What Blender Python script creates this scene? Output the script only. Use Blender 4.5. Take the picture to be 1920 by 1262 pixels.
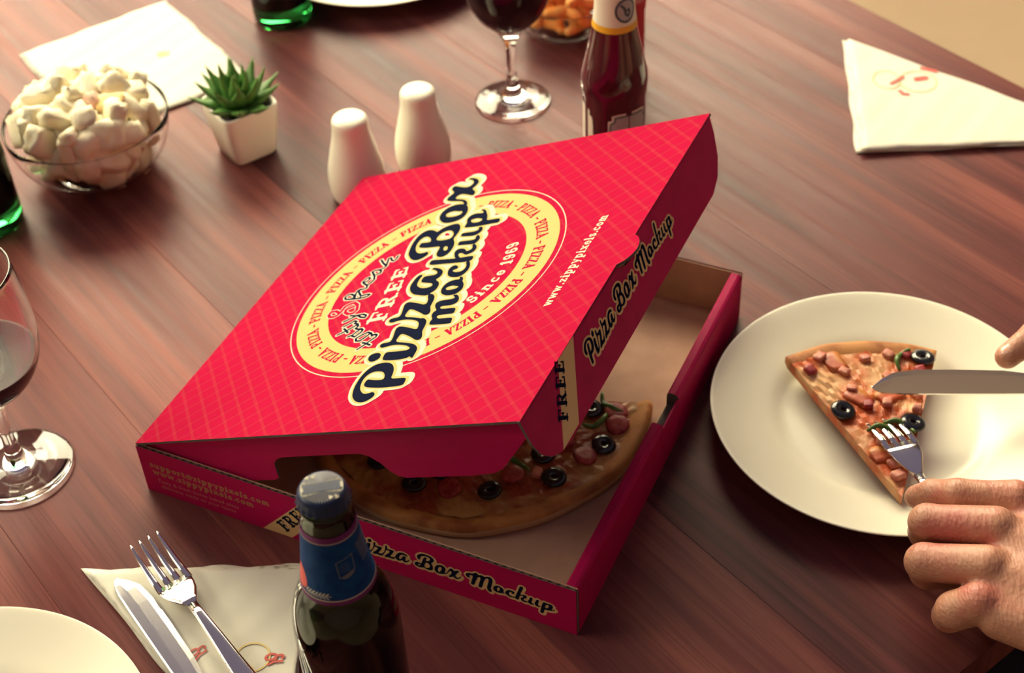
import bpy, bmesh, math, random
import numpy as np
from mathutils import Vector, Matrix, Euler

for o in list(bpy.data.objects):
    bpy.data.objects.remove(o)
scene = bpy.context.scene
COL = scene.collection
PI = math.pi
random.seed(7)
rng = np.random.default_rng(7)

# ------------------------------------------------------------------ camera
cam_d = bpy.data.cameras.new('camera')
cam = bpy.data.objects.new('camera', cam_d)
COL.objects.link(cam)
CAM_R = Vector((0.9983, -0.0392, -0.0430)); CAM_U = Vector((0.0582, 0.6722, 0.7381)); CAM_W = Vector((0.0, 0.7394, -0.6733))
CAM_C = Vector((0.0, 0.0, 0.7933))
cam.matrix_world = Matrix(((CAM_R.x, CAM_U.x, -CAM_W.x, CAM_C.x), (CAM_R.y, CAM_U.y, -CAM_W.y, CAM_C.y),
                           (CAM_R.z, CAM_U.z, -CAM_W.z, CAM_C.z), (0, 0, 0, 1)))
cam_d.sensor_width = 36.0
cam_d.lens = 2834.28 / 1920 * 36
cam_d.clip_start = 0.01
cam_d.dof.use_dof = True
cam_d.dof.focus_distance = 0.94
cam_d.dof.aperture_fstop = 8.0
scene.camera = cam

# ------------------------------------------------------------------ world and window light
world = bpy.data.worlds.new('room_light')
scene.world = world
world.use_nodes = True
bg = world.node_tree.nodes['Background']
bg.inputs['Color'].default_value = (0.50, 0.40, 0.55, 1)
bg.inputs['Strength'].default_value = 0.26

def area(name, loc, target, sx, sy, power, col):
    l = bpy.data.lights.new(name, 'AREA'); l.shape = 'RECTANGLE'; l.size = sx; l.size_y = sy; l.energy = power; l.color = col
    o = bpy.data.objects.new(name, l); COL.objects.link(o); o.location = loc
    o.rotation_euler = (Vector(target) - Vector(loc)).to_track_quat('-Z', 'Y').to_euler()
    return o
area('window_light', (-0.55, 3.60, 1.70), (-0.1, 0.9, 0.1), 3.4, 1.7, 265, (1.0, 0.87, 0.58))
area('side_window_light', (-2.20, 1.35, 1.50), (0.0, 0.85, 0.0), 1.9, 1.2, 52, (1.0, 0.90, 0.62))

scene.view_settings.view_transform = 'Standard'
scene.view_settings.look = 'None'
scene.view_settings.exposure = 0.42
scene.view_settings.gamma = 1.0
scene.view_settings.use_curve_mapping = False

# ------------------------------------------------------------------ helpers: objects
def tag(o, label=None, cat=None, group=None, kind=None):
    if label: o['label'] = label
    if cat: o['category'] = cat
    if group: o['group'] = group
    if kind: o['kind'] = kind
    return o

def empty(name, loc=(0, 0, 0), rot=(0, 0, 0)):
    o = bpy.data.objects.new(name, None); o.empty_display_size = 0.02
    COL.objects.link(o); o.location = loc; o.rotation_euler = rot
    return o

def link(name, me, parent=None, loc=(0, 0, 0), rot=(0, 0, 0), scale=None):
    o = bpy.data.objects.new(name, me); COL.objects.link(o)
    o.parent = parent; o.location = loc; o.rotation_euler = rot
    if scale: o.scale = scale
    return o

def mesh(name, verts, faces, mats, smooth=False, midx=None, fix=False):
    me = bpy.data.meshes.new(name)
    me.from_pydata([tuple(map(float, v)) for v in verts], [], [tuple(map(int, f)) for f in faces])
    for m in (mats if isinstance(mats, (list, tuple)) else [mats]): me.materials.append(m)
    if midx is not None: me.polygons.foreach_set('material_index', list(midx))
    if fix:
        bm = bmesh.new(); bm.from_mesh(me); bmesh.ops.remove_doubles(bm, verts=bm.verts, dist=1e-6)
        bmesh.ops.recalc_face_normals(bm, faces=bm.faces); bm.to_mesh(me); bm.free()
    if smooth: me.polygons.foreach_set('use_smooth', [True] * len(me.polygons))
    me.update()
    return me

def part(name, verts, faces, mats, parent=None, smooth=False, midx=None, fix=False, loc=(0, 0, 0), rot=(0, 0, 0)):
    return link(name, mesh(name, verts, faces, mats, smooth, midx, fix), parent, loc, rot)

def copy_tree(o, parent=None):
    c = o.copy(); COL.objects.link(c); c.parent = parent
    for ch in list(o.children): copy_tree(ch, c)
    return c

def lathe(profile, n=64, squash=None):
    """profile: (r, z) pairs; closed at the axis where r is 0"""
    V = []; F = []; rows = []
    for r, z in profile:
        if r < 1e-7:
            rows.append([len(V)]); V.append((0, 0, z))
        else:
            row = []
            for i in range(n):
                a = 2 * PI * i / n; k = squash(a, r, z) if squash else 1.0
                row.append(len(V)); V.append((r * k * math.cos(a), r * k * math.sin(a), z))
            rows.append(row)
    for a, b in zip(rows[:-1], rows[1:]):
        if len(a) == 1 and len(b) == 1: continue
        for i in range(n):
            j = (i + 1) % n
            if len(a) == 1: F.append((a[0], b[j], b[i]))
            elif len(b) == 1: F.append((a[i], a[j], b[0]))
            else: F.append((a[i], a[j], b[j], b[i]))
    return V, F

def smooth_profile(pts, it=2):
    pts = [tuple(p) for p in pts]
    for _ in range(it):
        out = [pts[0]]
        for a, b in zip(pts[:-1], pts[1:]):
            out.append((a[0] * .75 + b[0] * .25, a[1] * .75 + b[1] * .25)); out.append((a[0] * .25 + b[0] * .75, a[1] * .25 + b[1] * .75))
        out.append(pts[-1]); pts = out
    return pts

def box_vf(x0, x1, y0, y1, z0, z1, base=0):
    V = [(x0, y0, z0), (x1, y0, z0), (x1, y1, z0), (x0, y1, z0), (x0, y0, z1), (x1, y0, z1), (x1, y1, z1), (x0, y1, z1)]
    F = [(0, 3, 2, 1), (4, 5, 6, 7), (0, 1, 5, 4), (1, 2, 6, 5), (2, 3, 7, 6), (3, 0, 4, 7)]
    return V, [tuple(i + base for i in f) for f in F]

def loft(sections, closed_ends=True):
    """sections: equal-length lists of 3D points"""
    n = len(sections[0]); V = [p for s in sections for p in s]; F = []
    for k in range(len(sections) - 1):
        for i in range(n):
            j = (i + 1) % n
            F.append((k * n + i, k * n + j, (k + 1) * n + j, (k + 1) * n + i))
    if closed_ends:
        F.append(tuple(range(n - 1, -1, -1))); F.append(tuple((len(sections) - 1) * n + i for i in range(n)))
    return V, F

def superell(hw, ht, n=16, e=2.6):
    out = []
    for i in range(n):
        a = 2 * PI * i / n; c, s = math.cos(a), math.sin(a)
        out.append((hw * math.copysign(abs(c) ** (2 / e), c), ht * math.copysign(abs(s) ** (2 / e), s)))
    return out

def extrude_poly(poly, z0, z1):
    """poly: CCW list of (x, y); returns slab (bottom, top, sides)"""
    n = len(poly)
    V = [(x, y, z0) for x, y in poly] + [(x, y, z1) for x, y in poly]
    F = [tuple(range(n - 1, -1, -1)), tuple(range(n, 2 * n))]
    for i in range(n):
        j = (i + 1) % n; F.append((i, j, n + j, n + i))
    return V, F

def tube(path, radius, n=8, cap=True):
    """round tube along 3D points, radius number or list"""
    P = [Vector(p) for p in path]; R = radius if isinstance(radius, (list, tuple)) else [radius] * len(P)
    secs = []
    up = Vector((0, 0, 1))
    for i, p in enumerate(P):
        t = (P[min(i + 1, len(P) - 1)] - P[max(i - 1, 0)]).normalized()
        a = t.cross(up)
        if a.length < 1e-4: a = t.cross(Vector((1, 0, 0)))
        a.normalize(); b = a.cross(t).normalized()
        secs.append([p + (a * math.cos(2 * PI * k / n) + b * math.sin(2 * PI * k / n)) * R[i] for k in range(n)])
    V, F = loft(secs, cap)
    return V, F

# ------------------------------------------------------------------ helpers: flat print from distance fields (units: mm)
class Field:
    def __init__(self, x0, y0, x1, y1, step):
        self.x = np.arange(x0, x1 + step, step); self.y = np.arange(y0, y1 + step, step)
        self.D = np.full((len(self.y), len(self.x)), 50.0); self.step = step
    def _win(self, lo, hi, m):
        i0, i1 = np.searchsorted(self.x, [lo[0] - m, hi[0] + m]); j0, j1 = np.searchsorted(self.y, [lo[1] - m, hi[1] + m])
        return slice(j0, j1), slice(i0, i1)
    def capsule(self, a, b, ra, rb, m=7):
        a = np.asarray(a, float); b = np.asarray(b, float)
        m += max(ra, rb); w = self._win(np.minimum(a, b), np.maximum(a, b), m)
        X, Y = np.meshgrid(self.x[w[1]], self.y[w[0]])
        if X.size == 0: return
        d = b - a; L = max(d @ d, 1e-9)
        t = np.clip(((X - a[0]) * d[0] + (Y - a[1]) * d[1]) / L, 0, 1)
        D = np.hypot(X - a[0] - t * d[0], Y - a[1] - t * d[1]) - (ra + (rb - ra) * t)
        self.D[w] = np.minimum(self.D[w], D)
    def stroke(self, pts, r, m=7):
        for a, b in zip(pts[:-1], pts[1:]): self.capsule(a, b, r, r, m)
    def poly(self, contours, m=7):
        cs = [chaikin(np.asarray(c, float)) for c in contours]
        allp = np.concatenate(cs); w = self._win(allp.min(0), allp.max(0), m)
        X, Y = np.meshgrid(self.x[w[1]], self.y[w[0]])
        D = np.full(X.shape, 50.0); ins = np.zeros(X.shape, bool)
        for c in cs:
            for a, b in zip(c, np.roll(c, -1, 0)):
                d = b - a; L = max(d @ d, 1e-9)
                t = np.clip(((X - a[0]) * d[0] + (Y - a[1]) * d[1]) / L, 0, 1)
                D = np.minimum(D, np.hypot(X - a[0] - t * d[0], Y - a[1] - t * d[1]))
                if a[1] != b[1]:
                    ins ^= ((a[1] > Y) != (b[1] > Y)) & (X < (b[0] - a[0]) * (Y - a[1]) / (b[1] - a[1]) + a[0])
        self.D[w] = np.minimum(self.D[w], np.where(ins, -D, D))
    def shifted_min(self, vec, n):
        """sweep the shape along vec (a drop shadow block)"""
        out = self.D.copy()
        for k in range(1, n + 1):
            i = int(round(vec[0] * k / n / self.step)); j = int(round(vec[1] * k / n / self.step))
            out = np.minimum(out, np.roll(np.roll(self.D, j, 0), i, 1))
        return out
    def mesh(self, iso=0.0, D=None):
        D = (self.D if D is None else D) - iso
        ins = D < 0
        q = ins[:-1, :-1].astype(int) + ins[:-1, 1:] + ins[1:, 1:] + ins[1:, :-1]
        V = []; F = []
        x, y = self.x, self.y
        for j in range(q.shape[0]):
            row = q[j]
            if not row.any(): continue
            full = np.flatnonzero(np.diff(np.concatenate([[0], (row == 4).astype(int), [0]])))
            for a, b in zip(full[::2], full[1::2]):
                k = len(V); V += [(x[a], y[j]), (x[b], y[j]), (x[b], y[j + 1]), (x[a], y[j + 1])]; F.append((k, k + 1, k + 2, k + 3))
            for i in np.flatnonzero((row > 0) & (row < 4)):
                cs = [(x[i], y[j], D[j, i]), (x[i + 1], y[j], D[j, i + 1]), (x[i + 1], y[j + 1], D[j + 1, i + 1]), (x[i], y[j + 1], D[j + 1, i])]
                k = len(V)
                for p, r in zip(cs, cs[1:] + cs[:1]):
                    if p[2] < 0: V.append((p[0], p[1]))
                    if (p[2] < 0) != (r[2] < 0):
                        t = p[2] / (p[2] - r[2]); V.append((p[0] + (r[0] - p[0]) * t, p[1] + (r[1] - p[1]) * t))
                if len(V) - k >= 3: F.append(tuple(range(k, len(V))))
        return V, F

def chaikin(c, it=2):
    for _ in range(it):
        n = np.roll(c, -1, 0); c = np.stack([c * .75 + n * .25, c * .25 + n * .75], 1).reshape(-1, 2)
    return c

def decal(name, VF, place, mat, parent):
    """flat print laid on a surface: place maps (s, t) in mm to a local point in metres"""
    V, F = VF
    return part(name, [place(a, b) for a, b in V], F, mat, parent)

# slab-serif stroke letters, cap height 1, x height .7
SB = lambda x0, x1, y, r=.065: ([(x0, y), (x1, y)], r)
ST = lambda x, y0, y1, r=.125: ([(x, y0), (x, y1)], r)
def arc(cx, cy, rx, ry, a0, a1, n=10):
    return [(cx + rx * math.cos(math.radians(a0 + (a1 - a0) * i / n)), cy + ry * math.sin(math.radians(a0 + (a1 - a0) * i / n))) for i in range(n + 1)]
SLAB = {
 'P': (.82, [ST(.22, .06, .94), SB(.04, .44, .06), SB(.04, .3, .94), ([(.22, .94), (.5, .94), (.66, .85), (.68, .7), (.62, .55), (.5, .47), (.22, .47)], .085)]),
 'I': (.5, [ST(.25, .06, .94), SB(.05, .45, .06), SB(.05, .45, .94)]),
 'Z': (.76, [SB(.08, .66, .93, .07), SB(.06, .68, .07, .07), ([(.6, .9), (.14, .1)], .11), ST(.09, .72, .93, .05), ST(.68, .07, .3, .05)]),
 'A': (.94, [([(.16, .06), (.44, .94)], .065), ([(.44, .94), (.74, .06)], .13), SB(.26, .62, .32, .06), SB(.02, .3, .06), SB(.58, .92, .06)]),
 'F': (.78, [ST(.22, .06, .94), SB(.04, .44, .06), SB(.04, .68, .93, .07), ST(.68, .7, .93, .05), SB(.22, .5, .5, .07), ST(.5, .37, .63, .05)]),
 'E': (.8, [ST(.22, .06, .94), SB(.04, .7, .07, .07), ST(.7, .07, .32, .05), SB(.04, .68, .93, .07), ST(.68, .7, .93, .05), SB(.22, .5, .5, .07), ST(.5, .37, .63, .05)]),
 'R': (.94, [ST(.22, .06, .94), SB(.04, .44, .06), SB(.04, .3, .94), ([(.22, .94), (.5, .94), (.65, .85), (.66, .7), (.6, .56), (.48, .49), (.22, .49)], .085), ([(.46, .48), (.68, .07)], .12), SB(.66, .9, .06)]),
 'S': (.72, [(arc(.36, .7, .24, .24, 20, 240) + arc(.36, .27, .26, .24, 60, -160), .1), ST(.6, .7, .95, .05), ST(.1, .05, .3, .05)]),
 '1': (.5, [ST(.25, .06, .94), SB(.05, .45, .06), ([(.25, .94), (.06, .8)], .07)]),
 '9': (.68, [(arc(.33, .68, .22, .25, 0, 360, 16), .09), ([(.55, .68), (.54, .35), (.42, .1), (.2, .06), (.12, .18)], .09)]),
 '6': (.68, [(arc(.33, .32, .22, .25, 0, 360, 16), .09), ([(.11, .32), (.12, .65), (.24, .9), (.46, .94), (.54, .82)], .09)]),
 '-': (.5, [SB(.1, .4, .42, .07)]), '.': (.3, [([(.15, .1), (.15, .11)], .11)]), ' ': (.35, []),
 '&': (.8, [([(.74, .06), (.3, .66), (.26, .84), (.4, .94), (.52, .82), (.44, .66), (.14, .36), (.1, .18), (.26, .04), (.5, .1), (.7, .4)], .075)]),
 '@': (1.0, [(arc(.5, .4, .2, .2, 0, 360, 14), .06), ([(.7, .6), (.7, .28), (.82, .22), (.93, .42)], .055), (arc(.5, .38, .44, .46, 5, 310, 18), .05)]),
 'w': (1.0, [([(.1, .64), (.28, .08)], .1), ([(.28, .08), (.48, .6)], .055), ([(.48, .6), (.68, .08)], .1), ([(.68, .08), (.88, .64)], .055), SB(.0, .24, .66, .05), SB(.76, 1.0, .66, .05)]),
 'z': (.66, [SB(.08, .56, .64, .06), SB(.06, .58, .06, .06), ([(.5, .6), (.14, .1)], .09), ST(.09, .5, .64, .05), ST(.58, .06, .2, .05)]),
 'i': (.42, [ST(.2, .06, .64, .11), SB(.03, .38, .06), SB(.05, .2, .65, .05), ([(.19, .9), (.2, .9)], .1)]),
 'p': (.78, [ST(.2, -.28, .64, .105), SB(.04, .4, -.28), SB(.04, .2, .65, .05), (arc(.42, .35, .22, .28, 140, -140), .09)]),
 'y': (.76, [([(.12, .64), (.4, .06)], .1), ([(.64, .64), (.3, -.26), (.12, -.26)], .06), SB(.0, .26, .66, .05), SB(.52, .76, .66, .05)]),
 'x': (.76, [([(.14, .62), (.62, .08)], .1), ([(.6, .62), (.14, .08)], .055), SB(.02, .28, .66, .05), SB(.48, .74, .66, .05), SB(.02, .28, .05, .05), SB(.48, .74, .05, .05)]),
 'e': (.68, [(arc(.34, .35, .24, .28, 0, 320, 14), .085), SB(.12, .56, .37, .05)]),
 'l': (.42, [ST(.2, .06, .96, .11), SB(.03, .38, .06), SB(.05, .2, .95, .05)]),
 's': (.6, [(arc(.3, .49, .18, .15, 30, 240) + arc(.3, .2, .2, .15, 60, -150), .085)]),
 'c': (.64, [(arc(.34, .35, .24, .28, 50, 310, 12), .09)]),
 'o': (.7, [(arc(.35, .35, .23, .27, 0, 360, 16), .095)]),
 'm': (1.1, [ST(.18, .06, .64, .1), ([(.18, .5), (.36, .64), (.5, .56), (.52, .06)], .09), ([(.52, .5), (.7, .64), (.86, .56), (.88, .06)], .09), SB(.02, .34, .06, .05), SB(.4, .66, .06, .05), SB(.76, 1.04, .06, .05)]),
 'n': (.82, [ST(.18, .06, .64, .1), ([(.18, .5), (.4, .64), (.58, .56), (.6, .06)], .09), SB(.02, .34, .06, .05), SB(.46, .76, .06, .05), SB(.04, .18, .65, .05)]),
 'u': (.8, [([(.18, .64), (.18, .2), (.3, .06), (.46, .08), (.58, .2)], .09), ST(.6, .06, .64, .1), SB(.02, .18, .65, .05), SB(.44, .6, .65, .05), SB(.6, .76, .06, .05)]),
 'r': (.62, [ST(.18, .06, .64, .1), ([(.18, .46), (.34, .62), (.52, .56)], .09), SB(.02, .38, .06, .05), SB(.04, .18, .65, .05)]),
 't': (.5, [([(.2, .88), (.2, .18), (.3, .06), (.44, .14)], .095), SB(.04, .42, .62, .05)]),
}
def slab_text(s, size, track=0.08):
    """-> strokes [(points, radius)] in mm on the baseline from x = 0, and the width"""
    x = 0; out = []
    for ch in s:
        w, st = SLAB[ch]
        for pts, r in st: out.append(([((x + px) * size, py * size) for px, py in pts], r * size))
        x += w + track
    return out, (x - track) * size

# ------------------------------------------------------------------ helpers: materials
def lin(r, g, b):
    f = lambda c: (c / 255 / 12.92) if c / 255 <= .04045 else ((c / 255 + .055) / 1.055) ** 2.4
    return (f(r), f(g), f(b), 1)

class NT:
    def __init__(self, m):
        m.use_nodes = True; self.t = m.node_tree; self.b = self.t.nodes['Principled BSDF']
    def n(self, typ, **kw):
        nd = self.t.nodes.new(typ)
        for k, v in kw.items():
            if k.startswith('i_'):
                nd.inputs[k[2:].replace('_', ' ')].default_value = v
            else: setattr(nd, k, v)
        return nd
    def l(self, a, b): self.t.links.new(a, b)
    def math(self, op, a, b=None):
        nd = self.t.nodes.new('ShaderNodeMath'); nd.operation = op
        for i, v in enumerate((a, b)):
            if v is None: continue
            if isinstance(v, (int, float)): nd.inputs[i].default_value = v
            else: self.l(v, nd.inputs[i])
        return nd.outputs[0]
    def ramp(self, fac, stops):
        nd = self.t.nodes.new('ShaderNodeValToRGB'); el = nd.color_ramp.elements
        while len(el) < len(stops): el.new(.5)
        for e, (p, c) in zip(el, stops): e.position = p; e.color = c
        self.l(fac, nd.inputs[0]); return nd.outputs[0]
    def mix(self, fac, a, b, mode='MIX'):
        nd = self.t.nodes.new('ShaderNodeMix'); nd.data_type = 'RGBA'; nd.blend_type = mode
        for s, v in ((nd.inputs[0], fac), (nd.inputs[6], a), (nd.inputs[7], b)):
            if isinstance(v, (int, float, tuple)): s.default_value = v
            else: self.l(v, s)
        return nd.outputs[2]
    def coords(self, scale=(1, 1, 1), kind='Object'):
        tc = self.t.nodes.new('ShaderNodeTexCoord'); mp = self.t.nodes.new('ShaderNodeMapping')
        mp.inputs['Scale'].default_value = scale; self.l(tc.outputs[kind], mp.inputs['Vector']); return mp.outputs[0]

def mat(name, col, rough=.5, metal=0., trans=0., ior=1.45, spec=.5, coat=0., noise=None, bump=None, sss=0., sheen=0.):
    """noise = (scale, other colour, low, high[, stretch]); bump = (scale, strength)"""
    m = bpy.data.materials.new(name); t = NT(m); b = t.b
    b.inputs['Base Color'].default_value = col; b.inputs['Roughness'].default_value = rough
    b.inputs['Metallic'].default_value = metal; b.inputs['Transmission Weight'].default_value = trans
    b.inputs['IOR'].default_value = ior; b.inputs['Specular IOR Level'].default_value = spec
    b.inputs['Coat Weight'].default_value = coat; b.inputs['Coat Roughness'].default_value = .05
    b.inputs['Sheen Weight'].default_value = sheen
    if sss:
        b.inputs['Subsurface Weight'].default_value = sss; b.inputs['Subsurface Radius'].default_value = (.012, .005, .003); b.inputs['Subsurface Scale'].default_value = .5
    if noise:
        nz = t.n('ShaderNodeTexNoise', i_Scale=noise[0], i_Detail=5.0)
        t.l(t.coords(noise[4] if len(noise) > 4 else (1, 1, 1)), nz.inputs['Vector'])
        t.l(t.ramp(nz.outputs['Fac'], [(noise[2], col), (noise[3], noise[1])]), b.inputs['Base Color'])
    if bump:
        nz = t.n('ShaderNodeTexNoise', i_Scale=bump[0], i_Detail=4.0); t.l(t.coords(), nz.inputs['Vector'])
        bp = t.n('ShaderNodeBump', i_Strength=bump[1], i_Distance=.001); t.l(nz.outputs['Fac'], bp.inputs['Height']); t.l(bp.outputs[0], b.inputs['Normal'])
    return m

def wood_mat(name, stops, rough):
    m = bpy.data.materials.new(name); t = NT(m)
    oi = t.n('ShaderNodeObjectInfo')
    tc = t.n('ShaderNodeTexCoord'); add = t.n('ShaderNodeVectorMath', operation='ADD')
    cmb = t.n('ShaderNodeCombineXYZ'); t.l(t.math('MULTIPLY', oi.outputs['Random'], 37.0), cmb.inputs[0]); t.l(t.math('MULTIPLY', oi.outputs['Random'], 11.0), cmb.inputs[1])
    t.l(tc.outputs['Object'], add.inputs[0]); t.l(cmb.outputs[0], add.inputs[1])
    def nz(scale, sc, det, dist):
        mp = t.n('ShaderNodeMapping'); mp.inputs['Scale'].default_value = scale; t.l(add.outputs[0], mp.inputs[0])
        n = t.n('ShaderNodeTexNoise', i_Scale=sc, i_Detail=det, i_Distortion=dist); t.l(mp.outputs[0], n.inputs['Vector']); return n.outputs['Fac']
    broad = nz((1.3, 20, 1), 1.0, 3.0, .9); streak = nz((3.0, 130, 1), 1.0, 5.0, .3); pore = nz((14, 620, 1), 1.0, 2.0, 0)
    v = t.math('ADD', t.math('MULTIPLY', broad, .72), t.math('ADD', t.math('MULTIPLY', streak, .22), t.math('MULTIPLY', oi.outputs['Random'], .16)))
    col = t.ramp(v, stops)
    dark = t.ramp(pore, [(.34, (.70, .68, .68, 1)), (.48, (1, 1, 1, 1))])
    t.l(t.mix(.7, col, dark, 'MULTIPLY'), t.b.inputs['Base Color']); t.b.inputs['Specular IOR Level'].default_value = .11
    t.l(t.ramp(streak, [(.3, (rough - .05,) * 3 + (1,)), (.7, (rough + .07,) * 3 + (1,))]), t.b.inputs['Roughness'])
    bp = t.n('ShaderNodeBump', i_Strength=.12, i_Distance=.0006); t.l(streak, bp.inputs['Height']); t.l(bp.outputs[0], t.b.inputs['Normal'])
    return m

def plaid_mat():
    m = bpy.data.materials.new('red_plaid_print'); t = NT(m)
    sp = t.n('ShaderNodeSeparateXYZ'); t.l(t.coords(), sp.inputs[0])
    def lines(sgn, width):
        a = t.math('ADD', sp.outputs[0], t.math('MULTIPLY', sp.outputs[1], sgn))
        fr = t.math('FRACT', t.math('MULTIPLY', t.math('ADD', a, 2.0), 1 / .0170))
        return t.math('LESS_THAN', fr, width)
    k = t.math('ADD', t.math('MULTIPLY', lines(1, .2), .55), t.math('MULTIPLY', lines(-1, .13), .5))
    t.l(t.mix(k, RED, PINK), t.b.inputs['Base Color'])
    t.b.inputs['Roughness'].default_value = .6; t.b.inputs['Specular IOR Level'].default_value = 0.0
    return m

RED = (.355, .0090, .042, 1); PINK = (.355, .029, .047, 1); CREAM = (.50, .47, .37, 1); YELLOW = (.43, .37, .135, 1); INK = (.0085, .011, .028, 1)
M_table = wood_mat('walnut_wood', [(.30, (.040, .013, .017, 1)), (.54, (.125, .034, .034, 1)), (.76, (.25, .076, .060, 1))], .36)
M_red = mat('red_board', (.43, .006, .082, 1), .55, spec=.10, noise=(60, (.37, .005, .070, 1), .35, .65, (.2, 1, 1)))
M_plaid = plaid_mat()
M_kraft = mat('kraft_board', (.55, .33, .24, 1), .8, noise=(40, (.47, .28, .20, 1), .35, .65), bump=(300, .1))
M_edge = mat('corrugated_edge', (.10, .085, .075, 1), .9)
M_cream = mat('cream_ink', CREAM, .6, spec=.05); M_yellow = mat('yellow_ink', YELLOW, .6, spec=.05); M_ink = mat('navy_ink', INK, .6, spec=0.0)
M_redink = mat('red_ink', RED, .6, spec=0.0); M_pinkink = mat('light_red_ink', (.80, .06, .10, 1), .42)
M_tan = mat('tan_ink', (.62, .42, .20, 1), .45); M_faint = mat('pale_pink_ink', (.50, .14, .12, 1), .5)
M_china = mat('white_china', (.86, .83, .68, 1), .28, spec=.4)
M_shaker = mat('white_glaze', (.90, .87, .72, 1), .3, coat=.2)
M_steel = mat('polished_steel', (.80, .78, .74, 1), .12, metal=1.0)
M_paper = mat('white_paper', (.70, .68, .58, 1), .85, bump=(900, .12))
M_bowl = mat('thin_clear_glass', (1, 1, 1, 1), .0, trans=1.0, ior=1.16)
M_glass = mat('clear_glass', (1, 1, 1, 1), .0, trans=1.0, ior=1.47)
M_bottle = mat('green_glass', (.04, .55, .12, 1), .03, trans=1.0, ior=1.5)
M_beer = mat('dark_green_glass', (.055, .14, .035, 1), .04, trans=1.0, ior=1.45)
M_wine = mat('dark_wine', (.020, .003, .010, 1), .30, spec=.15)
M_ketchup = mat('ketchup_red', (.075, .004, .012, 1), .12, coat=.7)
M_ketchup2 = mat('bright_red_plastic', (.52, .02, .03, 1), .25, coat=.3)
M_floor = mat('cream_floor', (.41, .30, .20, 1), .55, noise=(3, (.36, .26, .17, 1), .3, .7))

def struct(o): return tag(o, kind='structure')

# ================================================================== floor and table
V, F = box_vf(-2.3, 3.2, -2.4, 3.75, -0.80, -0.74)
struct(part('floor', V, F, M_floor))
M_wall = mat('taupe_wall', (.26, .20, .18, 1), .8, bump=(60, .1))
WX0, WX1, WZ0, WZ1 = -2.28, 1.20, .80, 2.62
V = []; F = []
for b in ((-2.3, WX0, 3.65, 3.75, -.74, 3.2), (WX1, 3.2, 3.65, 3.75, -.74, 3.2), (WX0, WX1, 3.65, 3.75, -.74, WZ0), (WX0, WX1, 3.65, 3.75, WZ1, 3.2)):
    v, f = box_vf(*b, len(V)); V += v; F += f
struct(part('wall_back', V, F, M_wall))
for nm, b in (('wall_right', (3.2, 3.3, -2.4, 3.75, -.74, 3.2)), ('wall_front', (-2.3, 3.2, -2.5, -2.4, -.74, 3.2))):
    struct(part(nm, *box_vf(*b), M_wall))
V = []; F = []; LX = -2.30
for b in ((LX - .1, LX, -2.4, .36, -.74, 3.2), (LX - .1, LX, 2.34, 3.75, -.74, 3.2), (LX - .1, LX, .36, 2.34, -.74, .84), (LX - .1, LX, .36, 2.34, 2.16, 3.2)):
    v, f = box_vf(*b, len(V)); V += v; F += f
struct(part('wall_left', V, F, M_wall))
win = struct(empty('window_1', ((WX0 + WX1) / 2, 3.70, WZ0)))
M_frame = mat('white_frame', (.75, .72, .65, 1), .5)
hw = (WX1 - WX0) / 2; hh = WZ1 - WZ0
for b in ((-hw, -hw + .05, 0, hh), (hw - .05, hw, 0, hh), (-.025, .025, 0, hh), (-hw, hw, 0, .05), (-hw, hw, hh - .05, hh)):
    part('window_frame', *box_vf(b[0], b[1], -.02, .03, b[2], b[3]), M_frame, win)
for a, b in ((-hw + .05, -.025), (.025, hw - .05)): part('pane', *box_vf(a, b, .004, .010, .05, hh - .05), M_glass, win)
win2 = struct(empty('window_2', (LX - .05, 1.35, .84)))
for b in ((-.99, -.94, 0, 1.32), (.94, .99, 0, 1.32), (-.025, .025, 0, 1.32), (-.99, .99, 0, .05), (-.99, .99, 1.27, 1.32)):
    part('window_frame', *box_vf(-.03, .02, b[0], b[1], b[2], b[3]), M_frame, win2)
for a, b in ((-.94, -.025), (.025, .94)): part('pane', *box_vf(-.010, -.004, a, b, .05, 1.27), M_glass, win2)

table = empty('dining_table', (0, 0, -0.74), (0, 0, math.radians(-54)))
tag(table, 'long walnut dining table of wide planks carrying the whole meal', 'table')
edges = [-0.01, .12, .238, .352, .478, .606, .738, .88, .985, 1.0825]
for a, b in zip(edges[:-1], edges[1:]):
    hw = (b - a) / 2 - .00006; c = .00022
    sec = [(-hw, .71), (hw, .71), (hw, .74 - c), (hw - c, .74), (-hw + c, .74), (-hw, .74 - c)]
    secs = [[(x, y, z) for y, z in sec] for x in (-1.82, -.2815)]
    V, F = loft(secs)
    part('plank', V, F, M_table, table, fix=True, loc=(0, (a + b) / 2, 0))
for y in (.07, 1.0):
    V, F = box_vf(-1.72, -.40, y - .012, y + .012, .63, .709); part('apron', V, F, M_table, table)
for x in (-1.72, -.42):
    V, F = box_vf(x - .012, x + .012, .09, .98, .632, .7085); part('apron', V, F, M_table, table)
for x in (-1.745, -.40):
    for y in (.06, 1.01):
        V, F = loft([[(x + px, y + py, z) for px, py in superell(w, w, 16, 6)] for z, w in ((0, .025), (.35, .03), (.7095, .034))])
        part('leg', V, F, M_table, table, fix=True)

# ================================================================== pizza box
HB = .0446; LA = math.radians(24.56)
pbox = empty('pizza_box', (-.2645, .7325, 0), (0, 0, math.radians(-26.7)))
tag(pbox, 'red pizza box with its printed plaid lid propped half open on the table', 'pizza box')
W = .330
V, F = box_vf(.001, W - .001, .001, W - .001, .0003, .0023)
tray = part('tray', V, F, M_kraft, pbox, midx=[0] * 6)

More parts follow.
